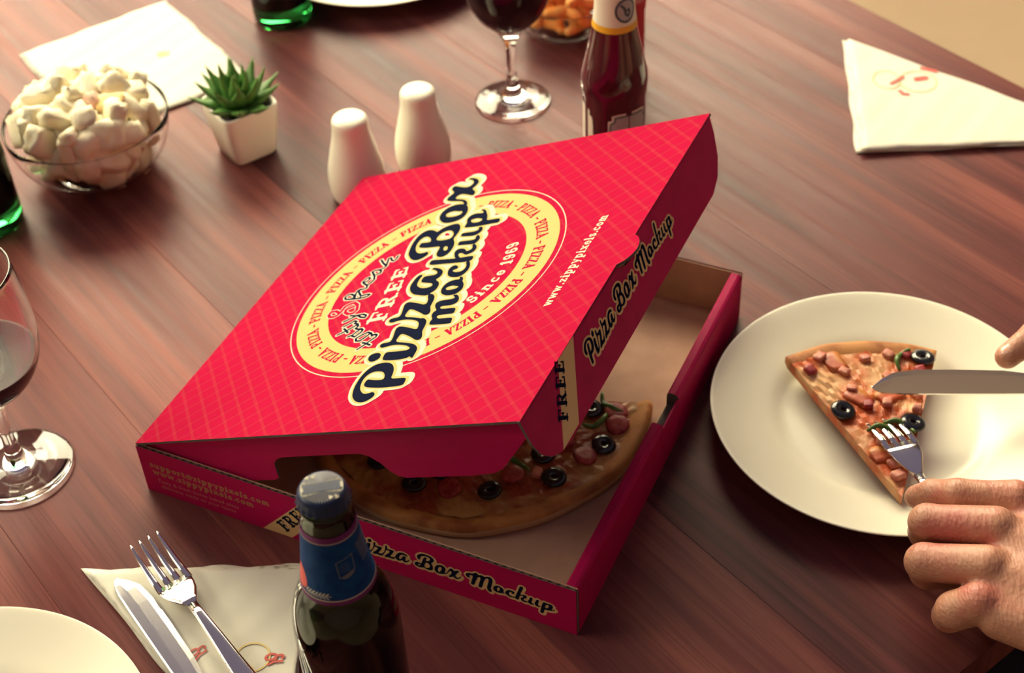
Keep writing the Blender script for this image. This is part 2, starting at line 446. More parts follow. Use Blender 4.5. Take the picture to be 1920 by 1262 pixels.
def corrugated(name, length, height, parent, loc, rot, outer=M_red):
    """upright board, printed outside (local -y), bare inside, flutes showing on top"""
    V = []; F = []; mi = []
    for y0, y1, m in ((-.0027, -.0022, 0), (-.0005, 0, 1)):
        v, f = box_vf(0, length, y0, y1, 0, height, len(V)); V += v; F += f
        mi += [1, 2, m, m, m, m] if m == 0 else [1] * 6
    n = int(length / .0007); k0 = len(V); ht = height - .0006
    for i in range(n + 1):
        x = length * i / n; y = -.00135 + .0008 * math.sin(2 * PI * x / .0062)
        V += [(x, y, 0), (x, y, ht)]
    for i in range(n):
        a = k0 + 2 * i; F.append((a, a + 2, a + 3, a + 1)); mi.append(2)
    return part(name, V, F, [outer, M_kraft, M_edge], parent, midx=mi, loc=loc, rot=rot)
corrugated('front_wall', W, HB, tray, (0, .0027, .0003), (0, 0, 0))
corrugated('back_wall', W, HB, tray, (W, W - .0027, .0003), (0, 0, PI))
corrugated('hinge_wall', W - .006, HB - .0004, tray, (.0027, W - .003, .0003), (0, 0, -PI / 2))
# rolled right wall: double board with a rounded red top, and a slot for the lid tab
def rolled(y0, y1, x0=W - .0085, x1=W + .0005, h=HB + .0003):
    sec = [(x0, .0024), (x1, .0004), (x1, h - .003), (x1 - .0012, h - .0008), (x1 - .003, h), (x0 + .002, h), (x0 + .0005, h - .0008), (x0, h - .003)]
    V, F = loft([[(x, y, z) for x, z in sec] for y in (y0, y1)]); return V, F
for y0, y1 in ((.003, .155), (.186, W - .0032)):
    V, F = rolled(y0, y1); n = len(F)
    mi = [1 if i in (0,) else 0 for i in range(n)]; mi[6] = 0; mi[7] = 1; mi[-1] = mi[-2] = 2
    part('rolled_wall', V, F, [M_red, M_kraft, M_edge], tray, midx=mi, fix=False)
V, F = rolled(.155, .186, W - .0085, W - .0005, HB - .010); part('tab_slot', V, F, [M_edge], tray)
V, F = box_vf(W - .0012, W + .0004, .155, .186, .0004, HB - .004); part('slot_front', V, F, [M_red], tray)

# lid: local x away from the hinge, y along the hinge, z out of the printed face
LW = .327
tab = [(LW + .0085 * math.sin(PI * i / 10) ** .7, .149 + .033 * i / 10) for i in range(11)]
outline = [(0, .0005), (LW, .0005)] + tab + [(LW, W - .0005), (0, W - .0005)]
V, F = extrude_poly(outline, -.0018, 0)
mi = [1, 0] + [2] * len(outline)
lid = part('lid', V, F, [M_plaid, M_kraft, M_edge], pbox, midx=mi, loc=(0.0002, 0, HB + .0022), rot=(0, -LA, 0))
lid['label'] = 'glossy red plaid lid with round badge'

def flap(name, poly, axis, at, th, print_first):
    """poly: (along, down); axis 'y' -> flap across x = at, axis 'x' -> flap across y = at"""
    n = len(poly); V = []
    for d in (0, th):
        for a, dn in poly: V.append((at - d, a, -dn) if axis == 'y' else (a, at + d, -dn))
    F = [tuple(range(n)), tuple(range(2 * n - 1, n - 1, -1))] + [(i, n + i, n + (i + 1) % n, (i + 1) % n) for i in range(n)]
    return part(name, V, F, [M_red, M_kraft, M_edge], lid, midx=([0, 1] if print_first else [1, 0]) + [2] * n, fix=True)
front = [(0, .0002), (.0, .018), (.003, .028), (.010, .036), (.020, .041), (.034, .043), (.290, .043), (.305, .038), (.316, .028), (.3235, .014), (.3275, .0002),
         (.184, .0002), (.180, .004), (.172, .007), (.165, .0078), (.158, .007), (.151, .004), (.147, .0002)]
flap('front_flap', [(a, d) for a, d in front], 'y', LW, .0018, True)
side = [(.003, .0018), (.006, .018), (.014, .036), (.030, .041), (.104, .0415), (.108, .040), (.110, .034), (.1125, .027), (.117, .0235), (.124, .022), (.190, .022), (.1965, .0245), (.202, .030),
        (.206, .037), (.210, .0415), (.216, .0435), (.268, .0435), (.285, .042), (.293, .039), (.3235, .0145), (.3245, .0018)]
flap('side_flap', side, 'x', .0042, .0016, True)
flap('side_flap', side, 'x', W - .0058, .0016, False)

# ---- traced outlines of the printed script lettering (mm)
BIG = [[[[35.4,-197.1],[36.9,-195.2],[37.4,-193.4],[36.5,-192.2],[36.0,-189.4],[36.2,-186.9],[38.3,-183.8],[41.3,-180.9],[44.3,-179.3],[48.7,-177.7],[53.1,-177.4],[56.5,-178.9],
[58.4,-181.4],[58.5,-186.3],[57.6,-189.9],[55.5,-192.7],[52.1,-195.0],[49.3,-195.3],[49.3,-190.2],[50.0,-185.5],[50.9,-181.6],[49.1,-180.8],[45.9,-181.2],[43.6,-183.1],[42.2,-187.4],
[40.9,-199.0],[41.1,-207.3],[41.7,-215.8],[44.1,-216.1],[47.3,-215.4],[49.5,-214.0],[49.5,-206.9],[49.7,-201.4],[53.7,-200.5],[58.1,-199.0],[61.9,-196.6],[64.8,-193.7],[66.6,-190.5],
[67.4,-186.3],[67.1,-182.2],[65.4,-177.7],[61.3,-174.7],[55.6,-173.3],[48.4,-173.6],[41.9,-175.0],[36.0,-177.6],[33.0,-179.8],[29.9,-183.3],[27.8,-187.4],[27.3,-191.3],[28.3,-194.3],
[30.9,-196.9],[33.2,-197.8]]],[[[73.1,-167.5],[75.8,-166.8],[77.9,-168.0],[78.9,-171.1],[78.4,-174.5],[76.5,-176.8],[73.4,-177.9],[71.3,-177.1],[69.7,-175.0],[69.5,-172.3],
[70.6,-169.7]]],[[[70.0,-181.9],[69.1,-190.1],[69.2,-198.0],[70.5,-203.3],[73.6,-205.6],[78.1,-205.1],[80.8,-203.8],[83.7,-200.8],[86.0,-196.5],[84.8,-194.7],[82.3,-197.7],
[80.5,-199.0],[79.1,-198.1],[78.5,-195.5],[78.4,-187.5],[78.7,-180.2],[76.5,-179.7],[73.1,-180.4]]],[[[86.2,-169.6],[84.4,-171.4],[83.8,-174.1],[85.1,-177.2],[86.1,-183.6],
[84.9,-190.6],[83.3,-195.3],[80.9,-198.9],[76.9,-201.0],[73.8,-201.6],[68.5,-207.7],[73.9,-207.0],[78.1,-206.4],[81.0,-204.9],[84.2,-200.9],[85.8,-196.9],[87.8,-188.9],[89.1,-181.2],
[95.1,-180.8],[97.6,-181.2],[96.7,-184.9],[94.1,-190.2],[91.3,-195.0],[89.3,-198.0],[88.5,-200.9],[89.6,-202.8],[93.0,-202.2],[97.8,-199.0],[101.4,-198.4],[106.3,-197.5],
[109.7,-196.0],[112.4,-193.2],[113.9,-189.7],[111.7,-188.4],[107.2,-191.9],[102.2,-193.3],[101.3,-191.0],[104.1,-184.3],[106.1,-177.4],[106.5,-174.0],[104.4,-172.6],[100.2,-173.9],
[94.3,-176.1],[90.3,-176.6],[89.5,-175.2],[89.2,-171.6],[88.2,-169.3]]],[[[114.1,-160.4],[112.4,-162.2],[111.7,-165.0],[113.1,-168.1],[114.0,-174.5],[112.8,-181.5],[111.3,-186.1],
[108.9,-189.7],[104.9,-191.9],[101.8,-192.5],[96.4,-198.5],[101.8,-197.8],[106.1,-197.2],[109.0,-195.7],[112.2,-191.8],[113.8,-187.8],[115.8,-179.7],[117.1,-172.0],[123.1,-171.6],
[125.6,-172.0],[124.6,-175.7],[122.0,-181.0],[119.3,-185.8],[117.3,-188.8],[116.5,-191.8],[117.6,-193.6],[121.0,-193.1],[125.7,-189.8],[129.4,-189.3],[134.3,-188.3],[137.7,-186.8],
[140.4,-184.1],[141.9,-180.5],[139.7,-179.3],[135.1,-182.7],[130.1,-184.2],[129.3,-181.8],[132.1,-175.1],[134.1,-168.2],[134.4,-164.8],[132.4,-163.5],[128.2,-164.7],[122.3,-167.0],
[118.3,-167.5],[117.5,-166.1],[117.2,-162.4],[116.1,-160.1]]],[[[166.8,-159.3],[167.2,-156.4],[164.9,-155.2],[160.0,-154.8],[154.9,-155.2],[150.4,-157.2],[146.2,-160.7],
[143.0,-165.5],[141.5,-170.9],[140.0,-176.8],[140.4,-179.8],[142.3,-180.6],[145.5,-183.1],[150.0,-183.1],[153.5,-181.8],[156.4,-178.8],[158.2,-175.6],[161.1,-178.1],[165.2,-178.3],
[168.9,-176.2],[171.6,-172.7],[173.3,-168.5],[174.0,-164.9],[172.2,-164.3],[171.3,-167.1],[169.1,-170.9],[166.6,-172.7],[165.0,-172.0],[164.5,-167.8],[164.5,-162.6],[162.6,-161.8],
[157.4,-162.8],[156.0,-168.8],[154.7,-174.0],[152.7,-176.6],[150.7,-176.4],[149.6,-173.8],[149.5,-170.0],[150.7,-166.1],[153.3,-162.3],[155.7,-160.7],[160.9,-159.5],[165.8,-159.9]]],
[[[195.7,-147.8],[197.0,-145.4],[195.7,-142.8],[196.1,-138.5],[198.6,-134.7],[203.7,-131.0],[209.4,-129.0],[214.9,-128.9],[218.0,-131.1],[217.8,-134.7],[215.2,-138.5],[211.6,-141.1],
[209.7,-141.4],[209.7,-136.6],[210.1,-132.7],[207.4,-132.6],[205.0,-133.3],[203.4,-136.3],[202.2,-142.3],[202.0,-149.2],[201.7,-155.3],[198.0,-156.1],[193.6,-156.6],[190.2,-158.2],
[187.5,-161.4],[186.8,-165.1],[188.8,-168.5],[193.7,-169.6],[200.0,-168.7],[204.7,-166.7],[209.0,-163.1],[212.5,-163.1],[217.8,-163.4],[223.5,-161.7],[227.7,-158.9],[230.1,-155.3],
[230.1,-151.9],[228.8,-147.3],[226.5,-143.2],[222.0,-140.7],[224.4,-137.6],[226.4,-133.8],[227.1,-129.3],[225.1,-125.7],[220.5,-123.5],[212.3,-123.5],[203.9,-125.5],[197.1,-128.1],
[195.3,-129.5],[190.5,-134.1],[187.7,-138.4],[187.2,-142.8],[189.1,-146.3],[192.6,-148.9]],[[211.0,-146.0],[215.3,-144.9],[220.0,-146.3],[222.3,-150.3],[221.7,-154.0],[219.0,-157.6],
[214.9,-160.1],[210.9,-160.0],[209.7,-157.4],[209.5,-151.5]],[[197.2,-160.5],[200.0,-159.6],[200.8,-161.1],[199.4,-163.5],[196.4,-164.9],[194.8,-164.2],[195.1,-162.3]]],
[[[241.8,-131.4],[246.9,-129.6],[251.6,-129.7],[255.8,-132.1],[258.3,-137.6],[257.6,-144.8],[255.5,-150.0],[249.8,-154.5],[243.7,-156.8],[238.2,-156.8],[234.3,-153.6],[232.8,-147.7],
[233.5,-141.3],[236.2,-136.4]],[[244.0,-136.3],[247.0,-135.7],[248.6,-138.9],[249.0,-142.8],[247.4,-146.4],[247.2,-150.6],[244.0,-151.7],[241.6,-149.6],[240.9,-144.6],
[241.5,-139.5]]],[[[266.3,-125.5],[268.7,-123.5],[272.0,-123.7],[277.2,-126.4],[280.6,-122.4],[283.6,-120.0],[286.7,-119.7],[287.2,-122.2],[284.7,-127.1],[282.0,-134.8],
[282.7,-137.9],[286.3,-139.4],[288.9,-138.7],[292.1,-135.6],[293.9,-130.4],[295.8,-130.8],[294.8,-135.5],[292.4,-140.2],[288.1,-144.0],[285.0,-144.6],[280.8,-143.8],[278.3,-142.4],
[274.1,-147.7],[271.3,-149.2],[268.0,-149.4],[268.5,-147.0],[271.5,-140.6],[273.1,-134.9],[270.6,-132.2],[267.2,-132.3],[265.1,-139.3],[262.9,-144.6],[259.1,-148.6],[254.4,-150.8],
[256.3,-146.6],[259.5,-144.8],[261.9,-141.7],[263.5,-134.7],[264.6,-129.9]]],[[[104.4,-200.9],[108.1,-199.6],[111.1,-200.1],[114.0,-197.6],[116.8,-196.3],[119.6,-196.7],
[120.8,-198.3],[124.0,-195.0],[127.5,-192.9],[130.4,-193.1],[131.6,-195.9],[131.9,-200.3],[132.2,-205.3],[133.3,-206.6],[134.8,-205.3],[136.1,-203.1],[137.1,-205.1],[136.0,-207.7],
[133.4,-210.1],[130.6,-211.7],[127.3,-212.0],[125.3,-210.1],[124.6,-206.5],[125.0,-201.2],[124.3,-199.3],[122.6,-200.1],[121.7,-202.1],[121.6,-207.2],[121.2,-214.4],[117.8,-215.5],
[114.6,-215.8],[114.8,-210.5],[114.7,-204.1],[113.7,-202.4],[112.0,-203.4],[110.7,-205.3],[110.6,-210.9],[110.3,-217.5],[107.3,-218.6],[104.1,-219.5],[103.7,-218.3],[103.9,-209.7]]],
[[[142.5,-189.2],[146.7,-187.9],[150.7,-188.2],[153.7,-190.1],[155.1,-194.0],[155.1,-198.1],[153.1,-201.8],[149.9,-205.0],[145.6,-207.2],[142.2,-207.8],[139.8,-206.6],[137.4,-204.9],
[136.7,-201.2],[137.1,-196.4],[139.4,-192.0]],[[145.0,-192.2],[146.7,-192.0],[148.0,-194.4],[148.2,-197.1],[147.1,-200.0],[146.7,-202.5],[144.7,-202.3],[143.6,-199.4],[143.4,-195.4],
[143.9,-193.4]]],[[[154.9,-197.2],[155.8,-198.8],[158.0,-196.5],[158.1,-199.6],[155.2,-201.7],[151.9,-202.9]]],[[[164.4,-182.8],[168.8,-181.1],[172.5,-181.7],[173.8,-184.1],
[173.0,-186.6],[170.9,-188.8],[168.7,-189.2],[168.3,-187.4],[167.6,-186.0],[166.4,-186.0],[164.6,-189.7],[164.5,-193.4],[165.9,-195.7],[169.3,-196.2],[172.5,-195.1],[175.4,-192.6],
[177.4,-194.9],[172.7,-198.3],[168.2,-200.1],[163.5,-200.2],[159.8,-198.6],[158.2,-196.4],[158.3,-192.2],[159.8,-187.2],[161.9,-184.6]]],[[[178.8,-158.2],[182.1,-157.0],
[184.5,-157.6],[183.5,-167.0],[182.4,-178.8],[182.7,-187.1],[183.0,-195.5],[180.2,-196.7],[177.4,-197.0],[176.6,-195.3],[176.1,-190.7],[176.8,-179.8],[177.7,-170.3],[177.7,-162.8]]],
[[[181.3,-180.4],[187.4,-175.9],[190.9,-174.3],[193.8,-174.7],[194.7,-177.2],[194.0,-181.0],[192.5,-183.3],[190.2,-185.0],[190.4,-186.2],[191.0,-188.0],[192.8,-189.0],[195.2,-188.1],
[196.9,-186.3],[198.9,-188.1],[194.8,-192.0],[191.3,-193.4],[188.1,-193.0],[186.3,-190.6],[185.2,-187.8],[186.3,-185.2],[187.9,-183.3],[188.7,-180.9],[188.0,-179.6],[185.9,-180.3],
[183.5,-182.9],[180.4,-185.5]]],[[[199.2,-172.4],[202.8,-171.2],[204.5,-172.0],[204.1,-178.4],[203.9,-183.4],[205.1,-185.3],[206.9,-184.3],[210.6,-184.2],[207.5,-188.1],
[204.2,-189.6],[200.3,-189.3],[198.0,-187.6],[198.5,-182.9],[199.2,-176.2]]],[[[210.8,-168.7],[213.9,-167.8],[215.5,-168.4],[215.2,-173.3],[215.3,-179.2],[216.6,-181.5],
[218.3,-181.3],[220.0,-179.7],[220.7,-182.8],[217.5,-185.2],[214.3,-185.9],[211.5,-184.7],[209.9,-182.6],[209.5,-179.9],[210.2,-174.1]]],[[[230.2,-163.9],[233.3,-162.2],
[236.2,-161.9],[239.4,-163.2],[240.3,-167.3],[239.7,-171.6],[239.6,-173.7],[241.4,-173.2],[244.0,-169.6],[245.1,-169.7],[244.3,-172.7],[241.6,-175.6],[238.4,-177.6],[235.0,-180.2],
[232.0,-181.5],[228.3,-182.7],[228.4,-188.6],[228.6,-193.8],[226.8,-195.7],[223.9,-196.5],[222.7,-195.9],[222.5,-190.7],[221.9,-182.1],[221.8,-174.2],[222.1,-169.6],[222.6,-165.5],
[225.5,-164.7],[227.9,-164.9]],[[230.5,-167.2],[232.3,-167.0],[233.1,-169.6],[233.3,-172.0],[232.4,-174.5],[231.5,-177.3],[228.9,-177.9],[227.6,-176.1],[227.5,-172.6],
[228.1,-169.8]]]]
SIDE = [[[[168.89,21.23],[169.52,21.77],[169.85,22.4],[169.71,22.94],[169.86,23.99],[170.18,24.92],[171.08,25.88],[172.24,26.65],[173.25,26.95],[174.67,27.12],[175.92,26.81],
[176.75,25.91],[177.04,24.81],[176.56,23.01],[175.92,21.75],[175.05,20.92],[173.84,20.39],[173.03,20.55],[173.56,22.45],[174.23,24.11],[174.88,25.48],[174.47,25.92],[173.51,26.09],
[172.66,25.61],[171.81,24.17],[170.26,19.98],[169.46,16.92],[168.76,13.72],[169.41,13.37],[170.38,13.3],[171.17,13.62],[171.89,16.25],[172.5,18.26],[173.73,18.22],[175.14,18.35],
[176.46,18.84],[177.57,19.66],[178.41,20.68],[179.07,22.14],[179.41,23.7],[179.38,25.52],[178.54,27.03],[177.07,28.08],[175.0,28.67],[172.99,28.77],[171.07,28.38],[169.99,27.84],
[168.76,26.84],[167.76,25.54],[167.2,24.13],[167.18,22.93],[167.63,21.73],[168.2,21.16]]],[[[182.61,28.53],[183.45,28.56],[183.93,27.91],[183.88,26.65],[183.4,25.44],[182.63,24.77],
[181.64,24.66],[181.13,25.18],[180.88,26.11],[181.09,27.11],[181.69,27.96]]],[[[180.28,23.52],[179.18,20.56],[178.38,17.64],[178.21,15.58],[178.87,14.41],[180.18,14.18],
[181.09,14.4],[182.22,15.21],[183.3,16.6],[183.16,17.37],[182.11,16.48],[181.48,16.2],[181.19,16.65],[181.27,17.7],[182.07,20.63],[182.91,23.29],[182.35,23.7],[181.31,23.77]]],
[[[186.12,26.52],[185.44,26.01],[184.96,25.07],[185.04,23.79],[184.64,21.33],[183.59,18.86],[182.66,17.29],[181.61,16.19],[180.27,15.78],[179.31,15.85],[177.18,14.12],[178.78,13.87],
[180.06,13.7],[181.03,13.97],[182.35,15.11],[183.2,16.44],[184.61,19.23],[185.77,21.96],[187.5,21.53],[188.16,21.13],[187.51,19.85],[186.24,18.14],[184.96,16.64],[184.09,15.71],
[183.56,14.7],[183.69,13.92],[184.69,13.79],[186.38,14.53],[187.47,14.38],[188.96,14.26],[190.08,14.5],[191.12,15.25],[191.92,16.43],[191.42,17.1],[189.78,16.26],[188.21,16.21],
[188.21,17.15],[189.7,19.36],[190.97,21.72],[191.42,22.95],[190.98,23.64],[189.66,23.59],[187.76,23.32],[186.57,23.51],[186.48,24.11],[186.77,25.5],[186.71,26.43]]],[[[194.98,27.23],
[194.3,26.71],[193.83,25.78],[193.9,24.5],[193.51,22.04],[192.45,19.57],[191.53,17.99],[190.48,16.9],[189.13,16.48],[188.18,16.56],[186.05,14.83],[187.65,14.57],[188.93,14.4],
[189.9,14.67],[191.21,15.81],[192.07,17.14],[193.48,19.93],[194.64,22.66],[196.37,22.23],[197.03,21.84],[196.38,20.55],[195.11,18.84],[193.83,17.35],[192.95,16.42],[192.42,15.4],
[192.56,14.63],[193.56,14.49],[195.25,15.24],[196.33,15.09],[197.82,14.97],[198.95,15.2],[199.99,15.95],[200.79,17.13],[200.28,17.81],[198.64,16.97],[197.08,16.91],[197.08,17.85],
[198.57,20.06],[199.84,22.42],[200.29,23.65],[199.84,24.34],[198.53,24.29],[196.63,24.02],[195.43,24.22],[195.34,24.82],[195.64,26.2],[195.58,27.13]]],[[[210.01,22.58],[210.45,23.6],
[209.92,24.29],[208.54,24.89],[207.07,25.23],[205.6,24.92],[204.04,24.04],[202.64,22.57],[201.67,20.73],[200.64,18.67],[200.43,17.54],[200.89,17.06],[201.54,15.81],[202.81,15.39],
[203.94,15.56],[205.08,16.36],[205.91,17.39],[206.48,16.19],[207.62,15.72],[208.88,16.14],[210.0,17.16],[210.93,18.55],[211.48,19.82],[211.05,20.22],[210.5,19.27],[209.49,18.07],
[208.58,17.65],[208.22,18.07],[208.5,19.67],[209.04,21.59],[208.57,22.08],[206.99,22.17],[205.99,20.1],[205.09,18.29],[204.24,17.53],[203.7,17.81],[203.66,18.87],[204.01,20.27],
[204.75,21.6],[205.9,22.76],[206.72,23.11],[208.32,23.07],[209.69,22.47]]],[[[219.38,24.05],[220.01,24.83],[219.92,25.91],[220.45,27.45],[221.55,28.62],[223.38,29.5],[225.22,29.69],
[226.77,29.21],[227.44,28.08],[227.0,26.79],[225.87,25.61],[224.57,25.01],[224.03,25.09],[224.52,26.84],[225.02,28.26],[224.28,28.57],[223.53,28.53],[222.76,27.58],[221.81,25.45],
[221.04,22.95],[220.32,20.71],[219.21,20.78],[217.89,20.99],[216.78,20.73],[215.67,19.81],[215.11,18.52],[215.3,17.06],[216.6,16.17],[218.46,15.9],[220.02,16.18],[221.6,17.14],
[222.6,16.79],[224.06,16.15],[225.86,16.24],[227.33,16.86],[228.39,17.98],[228.72,19.22],[228.83,21.06],[228.58,22.79],[227.57,24.15],[228.58,25.06],[229.54,26.29],[230.18,27.89],
[229.99,29.42],[228.9,30.65],[226.59,31.43],[224.0,31.53],[221.82,31.2],[221.15,30.85],[219.33,29.63],[218.09,28.29],[217.5,26.74],[217.69,25.25],[218.39,23.94]],[[223.93,23.26],
[225.24,23.25],[226.43,22.3],[226.68,20.58],[226.14,19.28],[224.99,18.19],[223.58,17.67],[222.46,18.08],[222.37,19.16],[222.92,21.35]],[[218.52,19.22],[219.41,19.29],[219.46,18.65],
[218.84,17.89],[217.83,17.67],[217.45,18.09],[217.74,18.74]]],[[[234.15,25.68],[235.78,25.88],[237.1,25.39],[238.03,24.07],[238.19,21.82],[237.26,19.22],[236.12,17.48],
[234.05,16.38],[232.09,16.11],[230.52,16.63],[229.74,18.19],[229.92,20.51],[230.76,22.83],[232.03,24.39]],[[234.27,23.65],[235.17,23.6],[235.31,22.26],[235.01,20.79],[234.21,19.62],
[233.7,18.09],[232.68,17.99],[232.23,18.99],[232.52,20.9],[233.23,22.73]]],[[[241.7,25.51],[242.59,26.04],[243.51,25.64],[244.7,24.15],[246.07,25.3],[247.17,25.89],[248.06,25.7],
[247.97,24.73],[246.73,23.15],[245.19,20.55],[245.08,19.35],[245.92,18.45],[246.74,18.46],[247.98,19.31],[249.01,21.04],[249.51,20.73],[248.75,19.08],[247.59,17.55],[245.97,16.6],
[245.04,16.66],[243.94,17.37],[243.35,18.12],[241.62,16.55],[240.69,16.26],[239.72,16.54],[240.11,17.35],[241.6,19.43],[242.65,21.39],[242.21,22.65],[241.23,22.91],[239.92,20.52],
[238.76,18.77],[237.29,17.67],[235.73,17.32],[236.7,18.69],[237.8,19.04],[238.79,19.93],[239.97,22.39],[240.77,24.04]]],[[[252.44,24.65],[253.37,26.51],[255.43,27.49],[258.04,28.07],
[259.95,29.93],[261.73,29.94],[261.61,28.19],[263.47,29.36],[265.44,29.46],[266.37,28.5],[268.63,30.15],[271.0,30.44],[272.26,28.52],[271.88,25.22],[270.83,20.74],[270.29,18.19],
[271.21,16.92],[270.51,15.02],[269.12,15.03],[267.81,16.4],[267.54,18.56],[268.6,23.07],[269.42,26.86],[268.91,28.31],[267.29,27.53],[266.15,25.0],[264.9,20.7],[263.82,16.18],
[261.02,15.96],[262.35,21.18],[263.63,25.77],[263.11,26.94],[261.69,26.25],[260.53,23.71],[259.28,19.69],[258.25,16.22],[255.67,16.51],[256.96,20.86],[258.2,26.28],[256.29,25.65],
[255.04,24.76],[255.93,23.2],[254.88,22.41],[253.52,22.9]]],[[[275.38,24.22],[277.08,24.22],[278.52,23.59],[279.49,22.48],[279.64,20.83],[279.26,19.26],[278.2,18.12],[276.7,17.26],
[274.89,16.99],[273.57,17.18],[272.77,17.93],[272.05,18.89],[272.11,20.37],[272.71,22.16],[273.98,23.54]],[[276.05,22.78],[276.7,22.64],[276.96,21.58],[276.8,20.52],[276.11,19.54],
[275.73,18.63],[275.01,18.94],[274.83,20.2],[275.14,21.75],[275.5,22.48]]],[[[279.28,19.64],[279.46,18.93],[280.52,19.52],[280.25,18.34],[278.97,17.9],[277.65,17.82]]],
[[[284.17,23.95],[285.97,24.04],[287.3,23.37],[287.56,22.29],[287.03,21.42],[286.04,20.83],[285.17,21.0],[285.18,21.7],[285.08,22.34],[284.61,22.47],[283.59,21.28],[283.22,19.88],
[283.55,18.82],[284.75,18.22],[286.08,18.24],[287.37,18.84],[287.91,17.72],[285.82,16.99],[284.0,16.85],[282.22,17.43],[281.0,18.5],[280.58,19.53],[281.0,21.11],[282.03,22.83],
[283.08,23.58]]],[[[291.79,31.58],[293.16,31.6],[294.0,31.1],[292.76,27.61],[291.27,23.25],[290.59,20.05],[289.94,16.79],[288.78,16.66],[287.71,16.92],[287.59,17.65],[287.81,19.49],
[289.07,23.55],[290.26,27.07],[290.98,29.94]]],[[[290.71,22.77],[293.38,23.73],[294.87,23.9],[295.92,23.4],[296.01,22.34],[295.38,20.96],[294.64,20.27],[293.62,19.89],[293.56,19.44],
[293.62,18.65],[294.2,18.05],[295.2,18.07],[296.0,18.58],[296.56,17.62],[294.69,16.64],[293.23,16.54],[292.09,17.11],[291.62,18.26],[291.47,19.46],[292.12,20.3],[292.92,20.82],
[293.42,21.63],[293.27,22.23],[292.43,22.23],[291.28,21.55],[289.89,20.91]]],[[[298.15,23.58],[299.6,23.61],[300.17,23.09],[299.4,20.69],[298.87,18.79],[299.14,17.94],[299.93,18.1],
[301.31,17.65],[299.79,16.55],[298.41,16.38],[296.98,16.99],[296.27,17.92],[296.92,19.66],[297.78,22.16]]],[[[302.82,23.54],[304.07,23.52],[304.6,23.08],[304.02,21.24],
[303.54,18.97],[303.79,17.94],[304.45,17.79],[305.24,18.22],[305.23,16.95],[303.8,16.41],[302.54,16.53],[301.61,17.34],[301.21,18.34],[301.28,19.44],[302.08,21.58]]],[[[310.5,22.98],
[311.84,23.25],[312.93,23.0],[314.02,22.11],[313.96,20.43],[313.33,18.84],[313.1,18.07],[313.84,18.02],[315.13,19.09],[315.56,18.89],[314.99,17.87],[313.68,17.07],[312.3,16.73],
[310.8,16.14],[309.55,16.04],[308.05,16.03],[307.55,13.77],[307.16,11.72],[306.32,11.22],[305.17,11.28],[304.76,11.66],[305.15,13.7],[305.72,17.04],[306.42,20.08],[306.96,21.82],
[307.51,23.31],[308.69,23.27],[309.55,22.89]],[[310.31,21.66],[311.0,21.52],[311.08,20.43],[310.92,19.48],[310.36,18.65],[309.76,17.71],[308.75,17.79],[308.41,18.64],[308.69,19.97],
[309.18,20.98]]]]
TASTY = [[[85.1,-150.3],[90.0,-154.0],[94.2,-156.6],[97.5,-159.0],[99.4,-158.8],[100.6,-156.4],[99.0,-154.3]],[[92.3,-150.3],[90.9,-154.6],[88.7,-159.3]],[[102.1,-152.0],
[103.9,-148.2],[101.7,-144.3],[98.0,-140.9],[95.0,-142.8],[94.7,-146.4],[98.8,-149.2],[102.6,-151.3],[100.0,-154.1],[100.3,-157.3]],[[100.9,-131.6],[102.4,-134.6],[106.3,-136.7],
[108.8,-139.0],[107.1,-141.2],[104.4,-141.0],[100.1,-138.4],[101.4,-135.2]],[[104.5,-119.6],[107.8,-124.8],[111.9,-129.2],[114.4,-131.9],[112.3,-133.8],[110.1,-132.7],[108.8,-135.5],
[108.8,-139.0]],[[111.1,-121.5],[108.8,-124.6],[106.0,-128.2]],[[113.7,-119.6],[116.5,-123.1],[119.4,-125.9],[118.1,-128.7],[116.3,-127.9],[114.9,-132.0]],[[119.7,-115.5],
[122.6,-119.9],[125.9,-124.2],[126.4,-129.3],[124.6,-133.4],[122.2,-133.6],[123.0,-129.1],[125.2,-125.8],[125.8,-121.0],[126.3,-117.5]],[[153.6,-101.5],[153.6,-98.2],[150.9,-96.6],
[148.1,-98.6],[147.4,-103.1],[147.1,-108.1],[147.2,-114.5],[148.4,-119.3],[150.4,-120.4],[151.1,-117.6],[150.3,-113.3],[147.6,-111.8]],[[147.4,-103.1],[148.4,-106.5],[151.6,-104.8],
[153.8,-100.6]],[[148.2,-107.4],[153.1,-105.1],[157.2,-104.5],[158.5,-105.7],[155.3,-106.9],[150.6,-111.5]],[[158.5,-105.7],[158.4,-108.9],[159.5,-111.4],[162.8,-110.2],
[165.6,-105.2],[168.0,-102.8],[171.9,-103.6],[173.1,-105.7],[170.8,-107.6],[168.0,-106.1],[166.8,-104.0]],[[162.9,-109.3],[165.5,-111.7],[169.4,-112.5],[173.9,-110.1],[180.0,-104.2],
[181.3,-105.9],[181.7,-109.7],[179.5,-113.1],[176.9,-113.5],[175.8,-110.9]],[[194.7,-103.7],[189.6,-108.9],[185.5,-114.2]],[[181.1,-110.1],[183.6,-113.4],[186.1,-113.9],
[191.1,-112.0],[195.5,-110.5],[195.7,-112.4],[192.0,-115.5],[191.1,-117.7],[192.9,-119.0],
[197.2,-118.4]]]
AMP = [[[131.1,-104.0],[134.3,-98.7],[133.9,-94.4],[130.5,-94.3],[127.7,-96.9],[127.2,-101.0],[129.2,-103.6],[133.9,-104.6],[138.8,-104.6],[141.3,-107.8],[142.2,-111.2],
[139.1,-116.1],[132.8,-119.3],[129.1,-118.1],[128.8,-113.5],[131.4,-109.1],[134.9,-108.0],[136.4,-111.0],
[137.5,-113.5]]]
